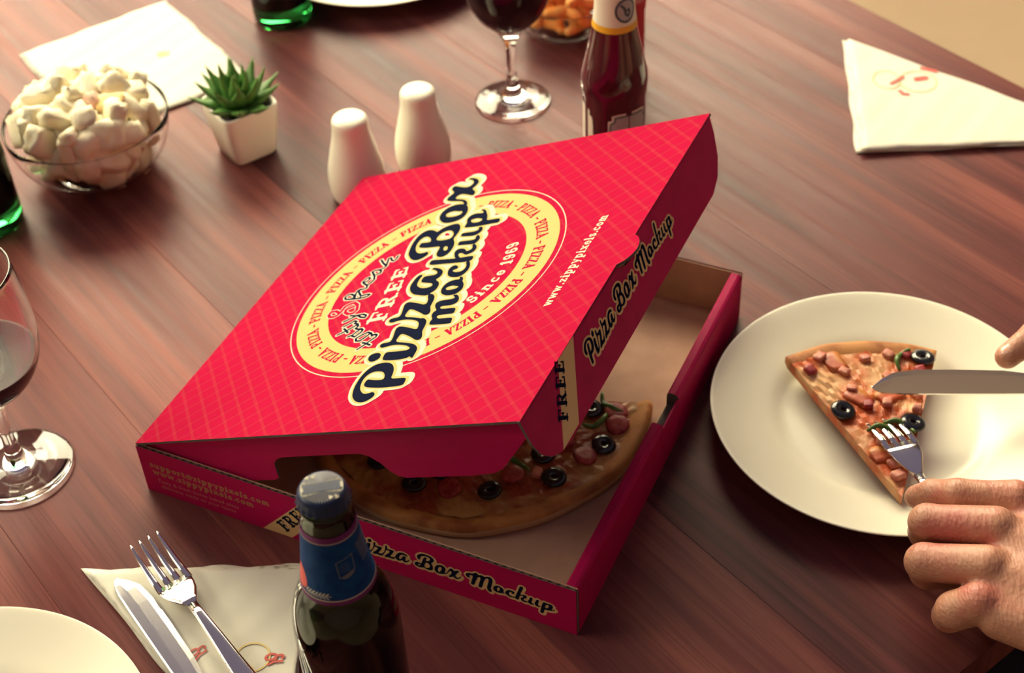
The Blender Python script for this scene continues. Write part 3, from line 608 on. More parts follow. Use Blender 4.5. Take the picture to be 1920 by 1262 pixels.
# ---- printed art of the lid (design axes: s along the hinge, t towards the hinge; mm)
def on_lid(h): return lambda s, t: (-t / 1000, s / 1000, h)
def on_front_wall(h): return lambda s, t: (s / 1000, -.00005 - h, t / 1000 + .0003)
def on_flap(h): return lambda s, t: (LW + h, s / 1000, -t / 1000 * -1)
CU, CV = -165.0, 162.0      # badge centre in (t, s)
def ring(r0, r1, n=120):
    V = []; F = []
    for i in range(n):
        a = 2 * PI * i / n; V += [(CV + r0 * math.cos(a), CU + r0 * math.sin(a)), (CV + r1 * math.cos(a), CU + r1 * math.sin(a))]
    for i in range(n):
        j = (i + 1) % n; F.append((2 * i, 2 * i + 1, 2 * j + 1, 2 * j))
    return V, F
decal('badge_ring', ring(77, 102), on_lid(.00008), M_yellow, lid)
decal('badge_outline', ring(106.2, 107.0), on_lid(.00008), M_cream, lid)

def on_circle(strokes, width, a_mid, R, inward=False):
    """bend strokes on a circle; angle clockwise from the top (+t)"""
    out = []
    for pts, r in strokes:
        q = []
        for x, y in pts:
            if not inward:
                a = a_mid + (x - width / 2) / R; rad = R + y; q.append((CV + rad * math.sin(a), CU + rad * math.cos(a)))
            else:
                a = a_mid - (x - width / 2) / R; rad = R - y; q.append((CV + rad * math.sin(a), CU + rad * math.cos(a)))
        out.append((q, r))
    return out
fd = Field(50, -280, 275, -50, .45)
for k in range(15):
    mid = math.radians(18.5 + 24 * k)
    st, w = slab_text('-', 9.0)
    for p, r in on_circle(st, w, mid, 84.5): fd.stroke(p, r, 1)
    st, w = slab_text('PIZZA', 8.8, .06); st = [([(x * .70, y) for x, y in p], r * .86) for p, r in st]; w *= .70
    for p, r in on_circle(st, w, mid + math.radians(12), 84.5): fd.stroke(p, r, 1)
decal('lettering', fd.mesh(), on_lid(.00014), M_redink, lid)
st, w = slab_text('Since 1969', 9.2, .20)
fd = Field(90, -250, 235, -190, .4)
for p, r in on_circle(st, w, math.radians(180 + 2.5), 71, True): fd.stroke(p, r, 1)
decal('lettering', fd.mesh(), on_lid(.00012), M_cream, lid)
st, w = slab_text('www.zippypixels.com', 7.2, .12)
fd = Field(100, -300, 230, -280, .3)
for p, r in st: fd.stroke([(112 + x * 99 / w, -294.2 + y) for x, y in p], r, 1)
decal('lettering', fd.mesh(), on_lid(.00012), M_cream, lid)
st, w = slab_text('FREE', 14.5, .10)
fd = Field(100, -170, 200, -110, .35)
for p, r in st:
    q = []
    for x, y in p:
        a = x / w; h = y / 14.5
        q.append((115.5 + 66 * a - 2.0 * h, -155.3 + 17.6 * a + h * (15.6 - 5.0 * a) + (-1.5 * math.sin(PI * a))))
    fd.stroke(q, r, 1)
decal('lettering', fd.mesh(), on_lid(.00012), M_cream, lid)
fd = Field(60, -175, 220, -85, .35)
for s in TASTY: fd.stroke(s, .85, 3)
decal('lettering_outline', fd.mesh(1.0), on_lid(.00012), M_cream, lid)
decal('lettering', fd.mesh(0.0), on_lid(.00018), M_ink, lid)
fd = Field(100, -140, 170, -85, .35)
for s in AMP: fd.stroke(s, 1.3, 3)
decal('ampersand_outline', fd.mesh(.75), on_lid(.00011), M_cream, lid)
decal('ampersand', fd.mesh(0.0), on_lid(.00016), M_redink, lid)
fd = Field(15, -235, 310, -105, .4)
for g in BIG: fd.poly(g, 9)
sh = fd.shifted_min((2.6, -2.6), 4)
decal('title_outline', fd.mesh(3.1, sh), on_lid(.00020), M_cream, lid)
sh = fd.shifted_min((1.0, -1.0), 3)
decal('title_inline', fd.mesh(1.3, sh), on_lid(.00026), M_yellow, lid)
decal('title_lettering', fd.mesh(0.0), on_lid(.00032), M_ink, lid)

# ---- the same title on the front wall of the tray and on the lid's front flap
fd = Field(158, 3, 326, 40, .22)
for g in SIDE: fd.poly(g, 5)
body = fd.mesh(0.0); halo = fd.mesh(1.35, fd.shifted_min((.7, -.7), 3))
decal('title_outline', halo, on_front_wall(.00010), M_tan, tray); decal('title_lettering', body, on_front_wall(.00018), M_ink, tray)
def shift_flap(VF): return [(a - 87.0, b - 39.5) for a, b in VF[0]], VF[1]
decal('title_outline', shift_flap(halo), on_flap(.00010), M_tan, lid); decal('title_lettering', shift_flap(body), on_flap(.00018), M_ink, lid)
# slanted FREE bands
def band(x0, x1, x2, x3, y0, y1): return [(x0, y0), (x1, y0), (x2, y1), (x3, y1)], [(0, 1, 2, 3)]
decal('band', band(21.5, 45, 78, 55, -41.3, -.3), on_flap(.00008), M_tan, lid)
decal('band', band(96, 119, 157, 134, .6, HB * 1000 - 1), on_front_wall(.00008), M_tan, tray)
st, w = slab_text('FREE', 9.8, .10)
for base, ang, place, par in (((37.2, -32.5), 52, on_flap, lid), ((115.5, 5.0), 50, on_front_wall, tray)):
    fd = Field(base[0] - 15, base[1] - 6, base[0] + 40, base[1] + 42, .25)
    ca, sa = math.cos(math.radians(ang)), math.sin(math.radians(ang))
    for p, r in st: fd.stroke([(base[0] + (x * ca - y * sa) * 1.02, base[1] + (x * sa + y * ca) * 1.02) for x, y in p], r, 1)
    decal('lettering', fd.mesh(), place(.00016), M_ink, par)
M_dull = mat('dull_tan_ink', (.40, .22, .10, 1), .6, spec=.1)
for txt, x0, x1, y, size, m in (('support@zippypixels.com', 8, 105.5, 27.0, 5.2, M_dull), ('www.zippypixels.com', 9.5, 92, 20.0, 5.2, M_dull)):
    st, w = slab_text(txt, size, .1)
    fd = Field(x0 - 3, y - 4, x1 + 3, y + 9, .25)
    for p, r in st: fd.stroke([(x0 + a * (x1 - x0) / w, y + b) for a, b in p], r, 1)
    decal('lettering', fd.mesh(), on_front_wall(.00010), m, tray)
def bfont(txt, size, mats, name='lettering'):
    cu = bpy.data.curves.new('text', 'FONT'); cu.body = txt; cu.size = size; cu.fill_mode = 'FRONT'; cu.resolution_u = 3
    o = bpy.data.objects.new('text', cu); me = bpy.data.meshes.new_from_object(o)
    bpy.data.objects.remove(o); bpy.data.curves.remove(cu); me.materials.clear(); me.materials.append(mats); me.name = name
    return me
for txt, x, z in (('Tasty & fresh home baked pizza', .0115, .0126), ('delicious made to your home', .0135, .0072)):
    me = bfont(txt, .0052, M_faint); o = link('lettering', me, tray, (x, -.00016, z), (PI / 2, 0, 0))

# ================================================================== pizza in the tray
M_crust = mat('baked_crust', (.55, .24, .07, 1), .7, noise=(45, (.30, .09, .025, 1), .42, .66), bump=(160, .6))
M_dough = mat('pale_dough', (.58, .40, .24, 1), .85, noise=(30, (.50, .30, .15, 1), .4, .7), bump=(160, .4))
M_cheese = mat('melted_cheese', (.50, .26, .09, 1), .45, noise=(34, (.30, .05, .02, 1), .44, .60), bump=(110, .9))
M_sauce = mat('tomato_sauce', (.45, .08, .025, 1), .4, noise=(60, (.60, .22, .06, 1), .45, .6), bump=(120, .8))
M_olive = mat('black_olive', (.012, .012, .018, 1), .22, coat=.3)
M_sausage = mat('sausage_meat', (.30, .022, .03, 1), .45, noise=(220, (.42, .06, .06, 1), .45, .6), bump=(300, .4))
M_ham = mat('pink_ham', (.55, .16, .12, 1), .5, noise=(150, (.62, .28, .17, 1), .4, .6), bump=(250, .4))
M_pepper = mat('green_pepper', (.07, .16, .03, 1), .3, noise=(120, (.14, .22, .05, 1), .4, .6))

def wob(a, k=0.0):
    return math.sin(3 * a + k) * .5 + math.sin(7 * a + 2.1 * k + 1) * .3 + math.sin(13 * a + k * .7 + 2) * .2
def hsh(x, y):
    return math.sin(x * 310 + 1.3) * math.cos(y * 270 + .7) * .5 + math.sin(x * 640 - y * 520 + 2) * .35 + math.sin(y * 900 + x * 400) * .25

def pizza_meshes(R, a0, a1, full_n, zc=.0085, rim=.0105, lip=.013):
    """sector of a pizza between angles a0..a1: returns crust (rim, underside) and topping layer"""
    n = full_n; A = [a0 + (a1 - a0) * i / n for i in range(n + 1)]
    cr = []
    prof = [(R - .018, .0), (R - .004, .0), (R, .003), (R + .0002, .0085), (R - .0018, lip - .0012), (R - .005, lip), (R - .0095, rim), (R - .0145, zc), (R - .018, zc - .003)]
    for a in A:
        w = wob(a, R * 100); cr.append([((r + w * .0022 * (1 if r > R - .016 else 0)) * math.cos(a), (r + w * .0022 * (1 if r > R - .016 else 0)) * math.sin(a),
                                         max(0, z + (wob(a * 2.3, 1.7) * .0012 if z > .006 else 0))) for r, z in prof])
    crust = loft(cr, True)
    global CRUST_IDX
    CRUST_IDX = [1 if (k % 9) in (0, 1, 2) else 0 for k in range(9 * n)] + [0, 0]
    V = [(0, 0, zc)]; F = []; m = 26
    for i, a in enumerate(A):
        for k in range(1, m + 1):
            r = (R - .0110 + .002 * wob(a * 3, 4)) * k / m; x, y = r * math.cos(a), r * math.sin(a)
            V.append((x, y, zc + .0011 * hsh(x, y) + (.0012 * (k / m) ** 6)))
    for i in range(n):
        b = 1 + i * m; c = b + m
        F.append((0, b, c))
        for k in range(m - 1): F.append((b + k, b + k + 1, c + k + 1, c + k))
    # cut faces and underside of the layer
    k0 = len(V); V.append((0, 0, .0002))
    for i in (0, n):
        for k in range(1, m + 1):
            x, y, z = V[1 + i * m + k - 1]; V.append((x, y, .0002))
    for s, i in ((0, 0), (1, n)):
        top = [0] + [1 + i * m + k for k in range(m)]; bot = [k0] + [k0 + 1 + s * m + k for k in range(m)]
        for k in range(m):
            f = (top[k], bot[k], bot[k + 1], top[k + 1]); F.append(f if s == 0 else f[::-1])
    return crust, (V, F)

def olive_mesh(R=.0085, r=.0036, h=.004):
    V = []; F = []; n, m = 20, 8
    for i in range(n):
        a = 2 * PI * i / n
        for j in range(m):
            b = 2 * PI * j / m; rad = R - r + r * math.cos(b); V.append((rad * math.cos(a), rad * math.sin(a), h / 2 + h / 2 * math.copysign(abs(math.sin(b)) ** .7, math.sin(b))))
    for i in range(n):
        for j in range(m):
            F.append((i * m + j, ((i + 1) % n) * m + j, ((i + 1) % n) * m + (j + 1) % m, i * m + (j + 1) % m))
    return mesh('olive_slice', V, F, M_olive, True)
def disc_mesh(name, R, h, m_, lump=.12, seed=0):
    prof = [(0, 0), (R * .9, 0), (R, h * .3), (R * .97, h * .8), (R * .86, h), (R * .4, h * .93), (0, h * .9)]
    V, F = lathe(prof, 20, lambda a, r, z: 1 + lump * wob(a, seed) * (r / R))
    return mesh(name, V, F, m_, True)
def strip_mesh(name, L, w, m_, bend=.6):
    P = []
    for i in range(13):
        t = i / 12 - .5; a = t * bend * 2; P.append((math.sin(a) * L / (2 * bend), (1 - math.cos(a)) * L / (2 * bend), .0016 + .0012 * math.sin(t * 9)))
    V, F = tube(P, [w * (.35 + .65 * math.sin(PI * (i + .6) / 13.2)) for i in range(13)], 8)
    return mesh(name, V, F, m_, True)
def chunk_mesh(name, s, m_, seed, jit=.05, sph_k=.35):
    r2 = random.Random(seed); bm = bmesh.new(); bmesh.ops.create_cube(bm, size=1.0)
    bmesh.ops.subdivide_edges(bm, edges=bm.edges, cuts=3, use_grid_fill=True)
    for v in bm.verts:
        c = v.co; sph = c.normalized() * .62; v.co = c.lerp(sph, sph_k) + Vector((r2.uniform(-jit, jit), r2.uniform(-jit, jit), r2.uniform(-jit, jit)))
        v.co.x *= s[0]; v.co.y *= s[1]; v.co.z *= s[2]
    me = bpy.data.meshes.new(name); bm.to_mesh(me); bm.free(); me.materials.append(m_)
    me.polygons.foreach_set('use_smooth', [True] * len(me.polygons)); return me

ME_olive = olive_mesh()
ME_saus = [disc_mesh('sausage_slice', .0085, .0038, M_sausage, .08, s) for s in (1, 2)]
ME_ham = [chunk_mesh('ham_cube', (.0085, .007, .0045), M_ham, s) for s in (3, 4, 5)]
ME_dice = [chunk_mesh('sausage_cube', (.0075, .0075, .0055), M_sausage, s) for s in (6, 7)]
ME_pep = [strip_mesh('pepper_strip', L, .0021, M_pepper, b) for L, b in ((.026, .9), (.034, .6))]
ME_blob = [chunk_mesh('sauce_patch', (.020, .014, .0035), M_sauce, s) for s in (8, 9)]

def put(me, name, parent, x, y, z, rz=0, rx=0, ry=0, s=1):
    return link(name, me, parent, (x, y, z), (rx, ry, rz), (s, s, s))

pizza = empty('pizza', (-.2645 + .1834 * math.cos(math.radians(-26.7)) - .1617 * math.sin(math.radians(-26.7)),
                        .7325 + .1834 * math.sin(math.radians(-26.7)) + .1617 * math.cos(math.radians(-26.7)), .0026), (0, 0, math.radians(-26.7)))
tag(pizza, 'baked pizza with a slice missing lying inside the red box', 'pizza')
cr, ch = pizza_meshes(.128, math.radians(62), math.radians(62 + 317), 150)
part('crust', *cr, [M_crust, M_dough], pizza, True, midx=CRUST_IDX, fix=True); part('cheese', *ch, M_cheese, pizza, False, fix=True)
pr = random.Random(5)
spots = []
# measured toppings (box millimetres relative to the pizza centre are easier to read than angles)
def pz(u, v): return (u - 183.4) / 1000, (v - 161.7) / 1000
fixed = [('o', 232, 80), ('o', 252, 126), ('o', 266, 180), ('s', 280, 135), ('s', 205, 72), ('o', 180, 66), ('s', 290, 172), ('o', 288, 150), ('s', 256, 160), ('s', 170, 90), ('p', 278, 168), ('p', 276, 186), ('p', 262, 186), ('s', 284, 184), ('o', 215, 118), ('s', 240, 100), ('o', 268, 108)]
for k, u, v in fixed:
    x, y = pz(u, v); spots.append((x, y))
    z = .0088
    if k == 'o': put(ME_olive, 'olive_slice', pizza, x, y, z + .0006, pr.uniform(0, 6), pr.uniform(-.15, .15), pr.uniform(-.15, .15), 1.05)
    elif k == 's': put(pr.choice(ME_saus), 'sausage_slice', pizza, x, y, z + .0004, pr.uniform(0, 6), pr.uniform(-.2, .2), pr.uniform(-.15, .15), 1.0)
    else: put(pr.choice(ME_pep), 'pepper_strip', pizza, x, y, z + .0022, pr.uniform(0, 6))
cnt = 0
while cnt < 46:
    a = math.radians(pr.uniform(70, 370)); r = .105 * math.sqrt(pr.random()); x, y = r * math.cos(a), r * math.sin(a)
    if any(math.hypot(x - p[0], y - p[1]) < .013 for p in spots): continue
    spots.append((x, y)); k = cnt % 6; cnt += 1; rz = pr.uniform(0, 6); z = .0085
    if k == 0: put(ME_olive, 'olive_slice', pizza, x, y, z + .0006, rz)
    elif k == 1: put(ME_saus[cnt % 2], 'sausage_slice', pizza, x, y, z + .0005, rz, .1)
    elif k in (2, 3): put(ME_ham[cnt % 3], 'ham_cube', pizza, x, y, z + .0016, rz, .2)
    elif k == 4: put(ME_pep[cnt % 2], 'pepper_strip', pizza, x, y, z + .002, rz)
    else: put(ME_dice[cnt % 2], 'sausage_cube', pizza, x, y, z + .0018, rz)

# ================================================================== plates
def plate_profile(R, h=.021):
    return smooth_profile([(0, .0028), (R * .50, .0028), (R * .57, .0032), (R * .61, .006), (R * .66, .0095), (R * .8, .0140), (R * .95, h - .0012), (R - .0012, h), (R, h - .0006), (R - .0008, h - .0018),
            (R * .93, h - .0050), (R * .75, .0095), (R * .64, .0048), (R * .60, .0004), (R * .55, 0), (R * .52, .0008), (0, .001)], 2)
def make_plate(loc, R, label):
    V, F = lathe(plate_profile(R), 128)
    o = part('dinner_plate', V, F, M_china, None, True, fix=True, loc=loc); return tag(o, label, 'plate', 'white dinner plates')
make_plate((.2614, .7544, 0), .1227, 'white dinner plate holding the pizza slice under knife and fork')
make_plate((-.346, .496, 0), .1227, 'empty white dinner plate cut off beside the napkin with fork and knife')
make_plate((-.118, 1.477, 0), .1227, 'white dinner plate cut off behind the salt and pepper shakers')

# ================================================================== slice on the plate
sl = empty('pizza_slice', (.2549, .6667, .0118), (math.radians(1.5), 0, math.radians(90)))
tag(sl, 'triangular pizza slice with black olives lying on the white plate', 'pizza slice')
sa0, sa1 = -math.atan2(.060, .1455), math.atan2(.054, .1407)
cr, ch = pizza_meshes(.153, sa0, sa1, 40, .0082, .0095, .0105)
part('crust', *cr, [M_crust, M_dough], sl, True, midx=CRUST_IDX, fix=True)
M_scheese = mat('slice_cheese', (.70, .38, .17, 1), .45, noise=(42, (.58, .10, .016, 1), .37, .54), bump=(120, .9))
part('cheese', *ch, M_scheese, sl, False, fix=True)
def sp(wx, wy): return wy - .6667, -(wx - .2549)      # world -> slice axes (slice is turned 90 degrees)
for wx, wy, rz in ((.2307, .7480, .4), (.3000, .7985, 2.0), (.2770, .7330, 1.0)):
    x, y = sp(wx, wy); put(ME_olive, 'olive_slice', sl, x, y, .0088, rz, .12, -.1, 1.08)
sr = random.Random(11); done = [sp(.2307, .748), sp(.3, .7985), sp(.277, .733)]
for wx, wy, k in ((.2155, .7905, 'd'), (.2500, .7530, 'd'), (.2640, .7545, 'h'), (.2950, .7850, 'd'), (.2760, .8040, 'h'), (.2400, .7880, 'h'), (.2580, .8010, 'h'), (.2865, .7620, 'h'), (.2560, .6960, 'h'),
                  (.2640, .7150, 'd'), (.2520, .7170, 'h'), (.2890, .8030, 'd'), (.2700, .7800, 'h'), (.2250, .8040, 'h'), (.2420, .7700, 'h'), (.2840, .7480, 'h'), (.2660, .7360, 'h'), (.2560, .6850, 'h')):
    x, y = sp(wx, wy)
    me = sr.choice(ME_dice) if k == 'd' else sr.choice(ME_ham)
    put(me, 'sausage_cube' if k == 'd' else 'ham_cube', sl, x, y, .0100, sr.uniform(0, 6), sr.uniform(-.2, .2), 0, sr.uniform(.85, 1.1))
for wx, wy, rz in ((.2815, .7990, 2.6), (.2560, .7290, 1.3), (.2690, .7320, 1.0)):
    x, y = sp(wx, wy); put(ME_pep[0], 'pepper_strip', sl, x, y, .0102, rz)
for wx, wy, rz in ((.2350, .7990, .3), (.2450, .7620, .8), (.2680, .7630, 2), (.2520, .7060, 1.7), (.2830, .7720, 1)):
    x, y = sp(wx, wy); put(ME_blob[int(rz * 10) % 2], 'sauce_patch', sl, x, y, .0088, rz)

# ================================================================== cutlery
def fork(name):
    """local x from the handle end (0) to the tine tips (.19); concave side up"""
    root = empty(name)
    st = [(0, .0050, .0012, .002), (.004, .0072, .0016, .002), (.012, .0085, .0018, .0022), (.05, .0068, .0018, .0045), (.09, .0046, .0018, .0075), (.112, .0034, .0019, .0085), (.122, .0036, .0018, .0080),
          (.129, .0068, .0014, .0062), (.136, .0100, .0011, .0042), (.143, .0116, .0010, .0028), (.150, .0121, .0010, .0022)]
    V, F = loft([[(x, y, z + c) for y, z in superell(w, t, 20, 2.8)] for x, w, t, c in st[:7]]); part('handle', V, F, M_steel, root, True, fix=True)
    V, F = loft([[(x, y, z + c + 18 * y * y * 0) for y, z in superell(w, t, 20, 3)] for x, w, t, c in st[6:]]); part('head', V, F, M_steel, root, True, fix=True)
    for k in range(4):
        y0 = (-.0102 + .0068 * k)
        tst = [(.147, .0025, .0010, .0023), (.158, .0023, .0010, .0020), (.170, .0020, .0009, .0032), (.180, .0016, .0008, .0056), (.187, .0010, .0006, .0082), (.1895, .0004, .0003, .0092)]
        V, F = loft([[(x, y0 * (1 - .04 * (x - .148) / .04) + y, z + c) for y, z in superell(w, t, 10, 2.4)] for x, w, t, c in tst]); part('tine', V, F, M_steel, root, True, fix=True)
    return root
def knife(name):
    """local x from the handle end to the blade tip (.20); blade flat in the xy plane, edge towards -y"""
    root = empty(name)
    st = [(0, .0060, .0028), (.003, .0085, .0036), (.03, .0092, .0040), (.07, .0080, .0042), (.088, .0070, .0042), (.092, .0066, .0034)]
    V, F = loft([[(x, y, z) for y, z in superell(w, t, 18, 2.6)] for x, w, t in st]); part('handle', V, F, M_steel, root, True, fix=True)
    bl = [(.091, .0062, -.0062), (.100, .0066, -.0085), (.115, .0070, -.0102), (.150, .0072, -.0108), (.175, .0072, -.0106), (.190, .0070, -.0085), (.198, .0064, -.0040), (.2035, .0040, .0008), (.205, .0020, .0014)]
    secs = []
    for x, a, b in bl:
        th = .0009 if x < .2 else .0005; m = (a + b) / 2; h = (a - b) / 2
        secs.append([(x, m + h * cy, th * cz) for cy, cz in ((1, .6), (.9, 1), (.2, .95), (-.6, .6), (-1, .08), (-1, -.08), (-.6, -.6), (.2, -.95), (.9, -1), (1, -.6))])
    V, F = loft(secs); part('blade', V, F, M_steel, root, False, fix=True)
    return root
def aim(root, p0, p1, roll=0, scale=1):
    """put the local origin at p0 and point local x at p1"""
    p0 = Vector(p0); x = (Vector(p1) - p0).normalized(); y = Vector((0, 0, 1)).cross(x).normalized(); z = x.cross(y)
    R = Matrix((x, y, z)).transposed() @ Matrix.Rotation(roll, 3, 'X')
    root.matrix_world = Matrix.Translation(p0) @ R.to_4x4() @ Matrix.Scale(scale, 4)
fk = fork('fork'); aim(fk, (-.1458, .5130, .0075), (-.2548, .6685, .0125))
tag(fk, 'steel fork lying across the knife on the folded napkin', 'fork', 'steel forks')
kn = knife('table_knife'); aim(kn, (-.1570, .4780, .0085), (-.2725, .6500, .0070), 0)
tag(kn, 'steel table knife lying on the folded napkin under the fork', 'knife', 'steel table knives')
fk2 = fork('fork'); aim(fk2, (0.2952, 0.5649, 0.0489), (0.2541, 0.7467, 0.0243), PI)
tag(fk2, 'steel fork held in the hand and stuck into the pizza slice', 'fork', 'steel forks')
kn2 = knife('table_knife'); aim(kn2, (.4560, .7330, .0440), (.2510, .7625, .0330), math.radians(-55))
tag(kn2, 'steel table knife held over the pizza slice on the plate', 'knife', 'steel table knives')

# ================================================================== napkins
def inpoly_dist(poly, x, y):
    d = 9; ins = False
    for (ax, ay), (bx, by) in zip(poly, poly[1:] + poly[:1]):
        ex, ey = bx - ax, by - ay; L = ex * ex + ey * ey; t = max(0, min(1, ((x - ax) * ex + (y - ay) * ey) / L))
        d = min(d, math.hypot(x - ax - t * ex, y - ay - t * ey))
    return d
def napkin_layer(q, z0, th, seed, wavy=.0012):
    """q: four corners (a triangle repeats one); returns a soft sheet stack lying at z0"""
    n = 44; V = []; F = []
    q = [Vector(p) for p in q]; poly = [tuple(p) for i, p in enumerate(q) if (p - q[i - 1]).length > 1e-4]
    for side in (1, 0):
        for j in range(n + 1):
            for i in range(n + 1):
                u, v = i / n, j / n
                p = q[0] * (1 - u) * (1 - v) + q[1] * u * (1 - v) + q[2] * u * v + q[3] * (1 - u) * v
                e = 0.0
                c = sum(q, Vector((0, 0))) / 4; out = (p - c).normalized()
                if i in (0, n) or j in (0, n): e = wavy * (math.sin((u * 9 + v * 7) * 2.2 + seed) + .5 * math.sin((u * 21 + v * 17) + seed * 2))
                d = inpoly_dist(poly, p.x, p.y)
                r = min(1, d / .0035); lift = math.sqrt(max(0, 1 - (1 - r) ** 2))
                ripple = .00035 * math.sin(p.x * 90 + seed) * math.cos(p.y * 70 + seed * 2) + .0002 * math.sin(p.x * 210 - p.y * 160)
                z = z0 + th * .45 + (th * .55 * lift + ripple * lift if side else -th * .44 * lift)
                p2 = p + out * e; V.append((p2.x, p2.y, z))
    N = (n + 1) ** 2
    for s in (0, 1):
        for j in range(n):
            for i in range(n):
                a = s * N + j * (n + 1) + i; f = (a, a + 1, a + n + 2, a + n + 1); F.append(f if s == 0 else f[::-1])
    rim = [i for i in range(n)] + [n + k * (n + 1) for k in range(n)] + [(n + 1) * (n + 1) - 1 - i for i in range(n)] + [(n - k) * (n + 1) for k in range(n)]
    for k in range(len(rim)):
        a, b = rim[k], rim[(k + 1) % len(rim)]; F.append((a, N + a, N + b, b))
    return V, F
def napkin(q, layers, th, label, seed):
    # corners in counter-clockwise order
    ar = sum(q[i][0] * q[(i + 1) % 4][1] - q[(i + 1) % 4][0] * q[i][1] for i in range(4))
    if ar < 0: q = q[::-1]
    root = empty('napkin', (0, 0, 0)); c = sum((Vector(p) for p in q), Vector((0, 0))) / 4
    root.location = (c.x, c.y, 0)
    for k in range(layers):
        qq = [tuple((Vector(p) - c) * (1 - .012 * k) + Vector((.0012 * k, -.0010 * k))) for p in q]
        V, F = napkin_layer(qq, .0003 + th * k * .96, th, seed + k * 1.7); part('folded_layer', V, F, M_paper, root, True, fix=True)
    return tag(root, label, 'napkin', 'white paper napkins'), c
nap1, c1 = napkin([(-.4785, 1.332), (-.343, 1.424), (-.239, 1.267), (-.3745, 1.175)], 2, .0016, 'square white paper napkin tucked under the glass snack bowl', 1)
nap2, c2 = napkin([(.338, 1.270), (.3126, 1.083), (.545, 1.078), (.545, 1.078 - .0001)], 3, .0022, 'triangular white paper napkin lying alone near the far table edge', 3)
nap3, c3 = napkin([(-.2994, .6614), (-.147, .6545), (-.149, .468), (-.1492, .4679)], 3, .0016, 'folded white paper napkin under the fork and knife', 5)
# printed motifs of the napkins
M_nred = mat('napkin_red_print', (.62, .12, .10, 1), .8); M_nyel = mat('napkin_yellow_print', (.74, .58, .24, 1), .8)
def squiggle(parent, c, x, y, z, pts, r, m, name='printed_motif', rot=0):
    fd = Field(-20, -20, 20, 20, .5); ca, sa = math.cos(rot), math.sin(rot)
    for s in pts: fd.stroke([(a * ca - b * sa, a * sa + b * ca) for a, b in s], r, 1)
    V, F = fd.mesh()
    part(name, [(a / 1000, b / 1000, 0) for a, b in V], F, m, parent, loc=(x - c.x, y - c.y, z))
motif = [arc(-2, 1, 3.5, 2.2, 20, 300, 10), arc(3, -1, 2.6, 1.6, 200, -60, 10), [(-5, -4), (-1, -3.2), (4, -4.6)]]
squiggle(nap2, c2, .372, 1.186, .0073, [[(-7, -5), (0, 0), (6, 5)]], 1.6, M_nred); squiggle(nap2, c2, .372, 1.165, .0073, [[(-2, 3), (0, -2), (4, -3)]], 1.6, M_nred)
squiggle(nap2, c2, .394, 1.186, .0073, [[(-4, 0), (4, 1)]], 3.2, M_nred); squiggle(nap2, c2, .404, 1.200, .0073, [[(-5, 4), (6, -3)]], 2.2, M_nred)
squiggle(nap2, c2, .390, 1.182, .0072, [arc(0, 0, 17, 17, 0, 360, 40)], .5, M_nyel, 'printed_ring'); squiggle(nap2, c2, .362, 1.188, .0072, [arc(0, 0, 12, 15, 0, 360, 40)], .5, M_nyel, 'printed_ring')
squiggle(nap3, c3, -.176, .578, .0055, [arc(0, 0, 11, 11, 0, 360, 40)], .6, M_nyel, 'printed_ring', 0); squiggle(nap3, c3, -.181, .566, .0055, [arc(0, 0, 7, 7, 0, 360, 40)], .5, M_nyel, 'printed_ring')
squiggle(nap3, c3, -.162, .577, .0056, motif, .8, M_nred, 'printed_motif', .3); squiggle(nap3, c3, -.212, .585, .0056, motif, .6, M_nred, 'printed_motif', .9)
squiggle(nap1, c1, -.330, 1.315, .0038, motif, .8, M_nyel, 'printed_motif', .4)

# ================================================================== bowls with snacks
def bowl_profile(R, h, rb, th=.0016):
    outer = [(rb + (R - rb) * math.sin(PI / 2 * k / 10) ** .9, .003 + (h - .003) * (1 - math.cos(PI / 2 * k / 10)) ** .95) for k in range(11)]
    inner = [(max(r - th, .002), z + th * (1 - k / 10) * .9) for k, (r, z) in enumerate(outer)][::-1]
    return [(0, .0015), (rb - .006, .0012), (rb - .003, .0002), (rb, .0008)] + outer + [(R - th * .3, h + .0008), (R - th * .7, h + .0008)] + inner + [(0, inner[-1][1])]
def fill_bowl(cx, cy, R, h, top, dmin, seed, kinds, max_n):
    r3 = random.Random(seed); pts = []; tries = 0
    while tries < 9000 and len(pts) < max_n:
        tries += 1; z = r3.uniform(.014, h + top)
        if z < h - .006: rm = (R - .017) * (.50 + .50 * (z / h) ** .6)
        else: rm = (R - .016) * math.sqrt(max(0, 1 - ((z - h + .006) / (top + .008)) ** 2))
        a = r3.uniform(0, 2 * PI); r = rm * math.sqrt(r3.random()); p = (cx + r * math.cos(a), cy + r * math.sin(a), z)
        if all((p[0] - q[0]) ** 2 + (p[1] - q[1]) ** 2 + (p[2] - q[2]) ** 2 > dmin * dmin for q in pts): pts.append(p)
    return pts, r3

V, F = lathe(bowl_profile(.0725, .056, .034), 96)
tag(part('snack_bowl', V, F, M_bowl, None, True, fix=True, loc=(-.3643, 1.129, 0)), 'clear glass bowl heaped with pale snack chunks next to the succulent', 'bowl', 'glass snack bowls')
M_snackA = mat('pale_snack', (.86, .79, .58, 1), .7, noise=(120, (.84, .68, .40, 1), .5, .72), bump=(260, .35))
M_snackB = mat('toasted_snack', (.84, .56, .20, 1), .7, noise=(110, (.78, .68, .46, 1), .4, .7), bump=(260, .35))
M_snackC = mat('pink_snack', (.70, .40, .30, 1), .7, noise=(120, (.78, .66, .48, 1), .4, .65), bump=(260, .35))
snack = [chunk_mesh('snack_chunk', s, m, k, .07, .5) for k, (s, m) in enumerate((((.030, .024, .018), M_snackA), ((.024, .030, .016), M_snackA), ((.021, .019, .023), M_snackA), ((.032, .014, .013), M_snackA), ((.024, .015, .013), M_snackB), ((.018, .015, .016), M_snackC)))]
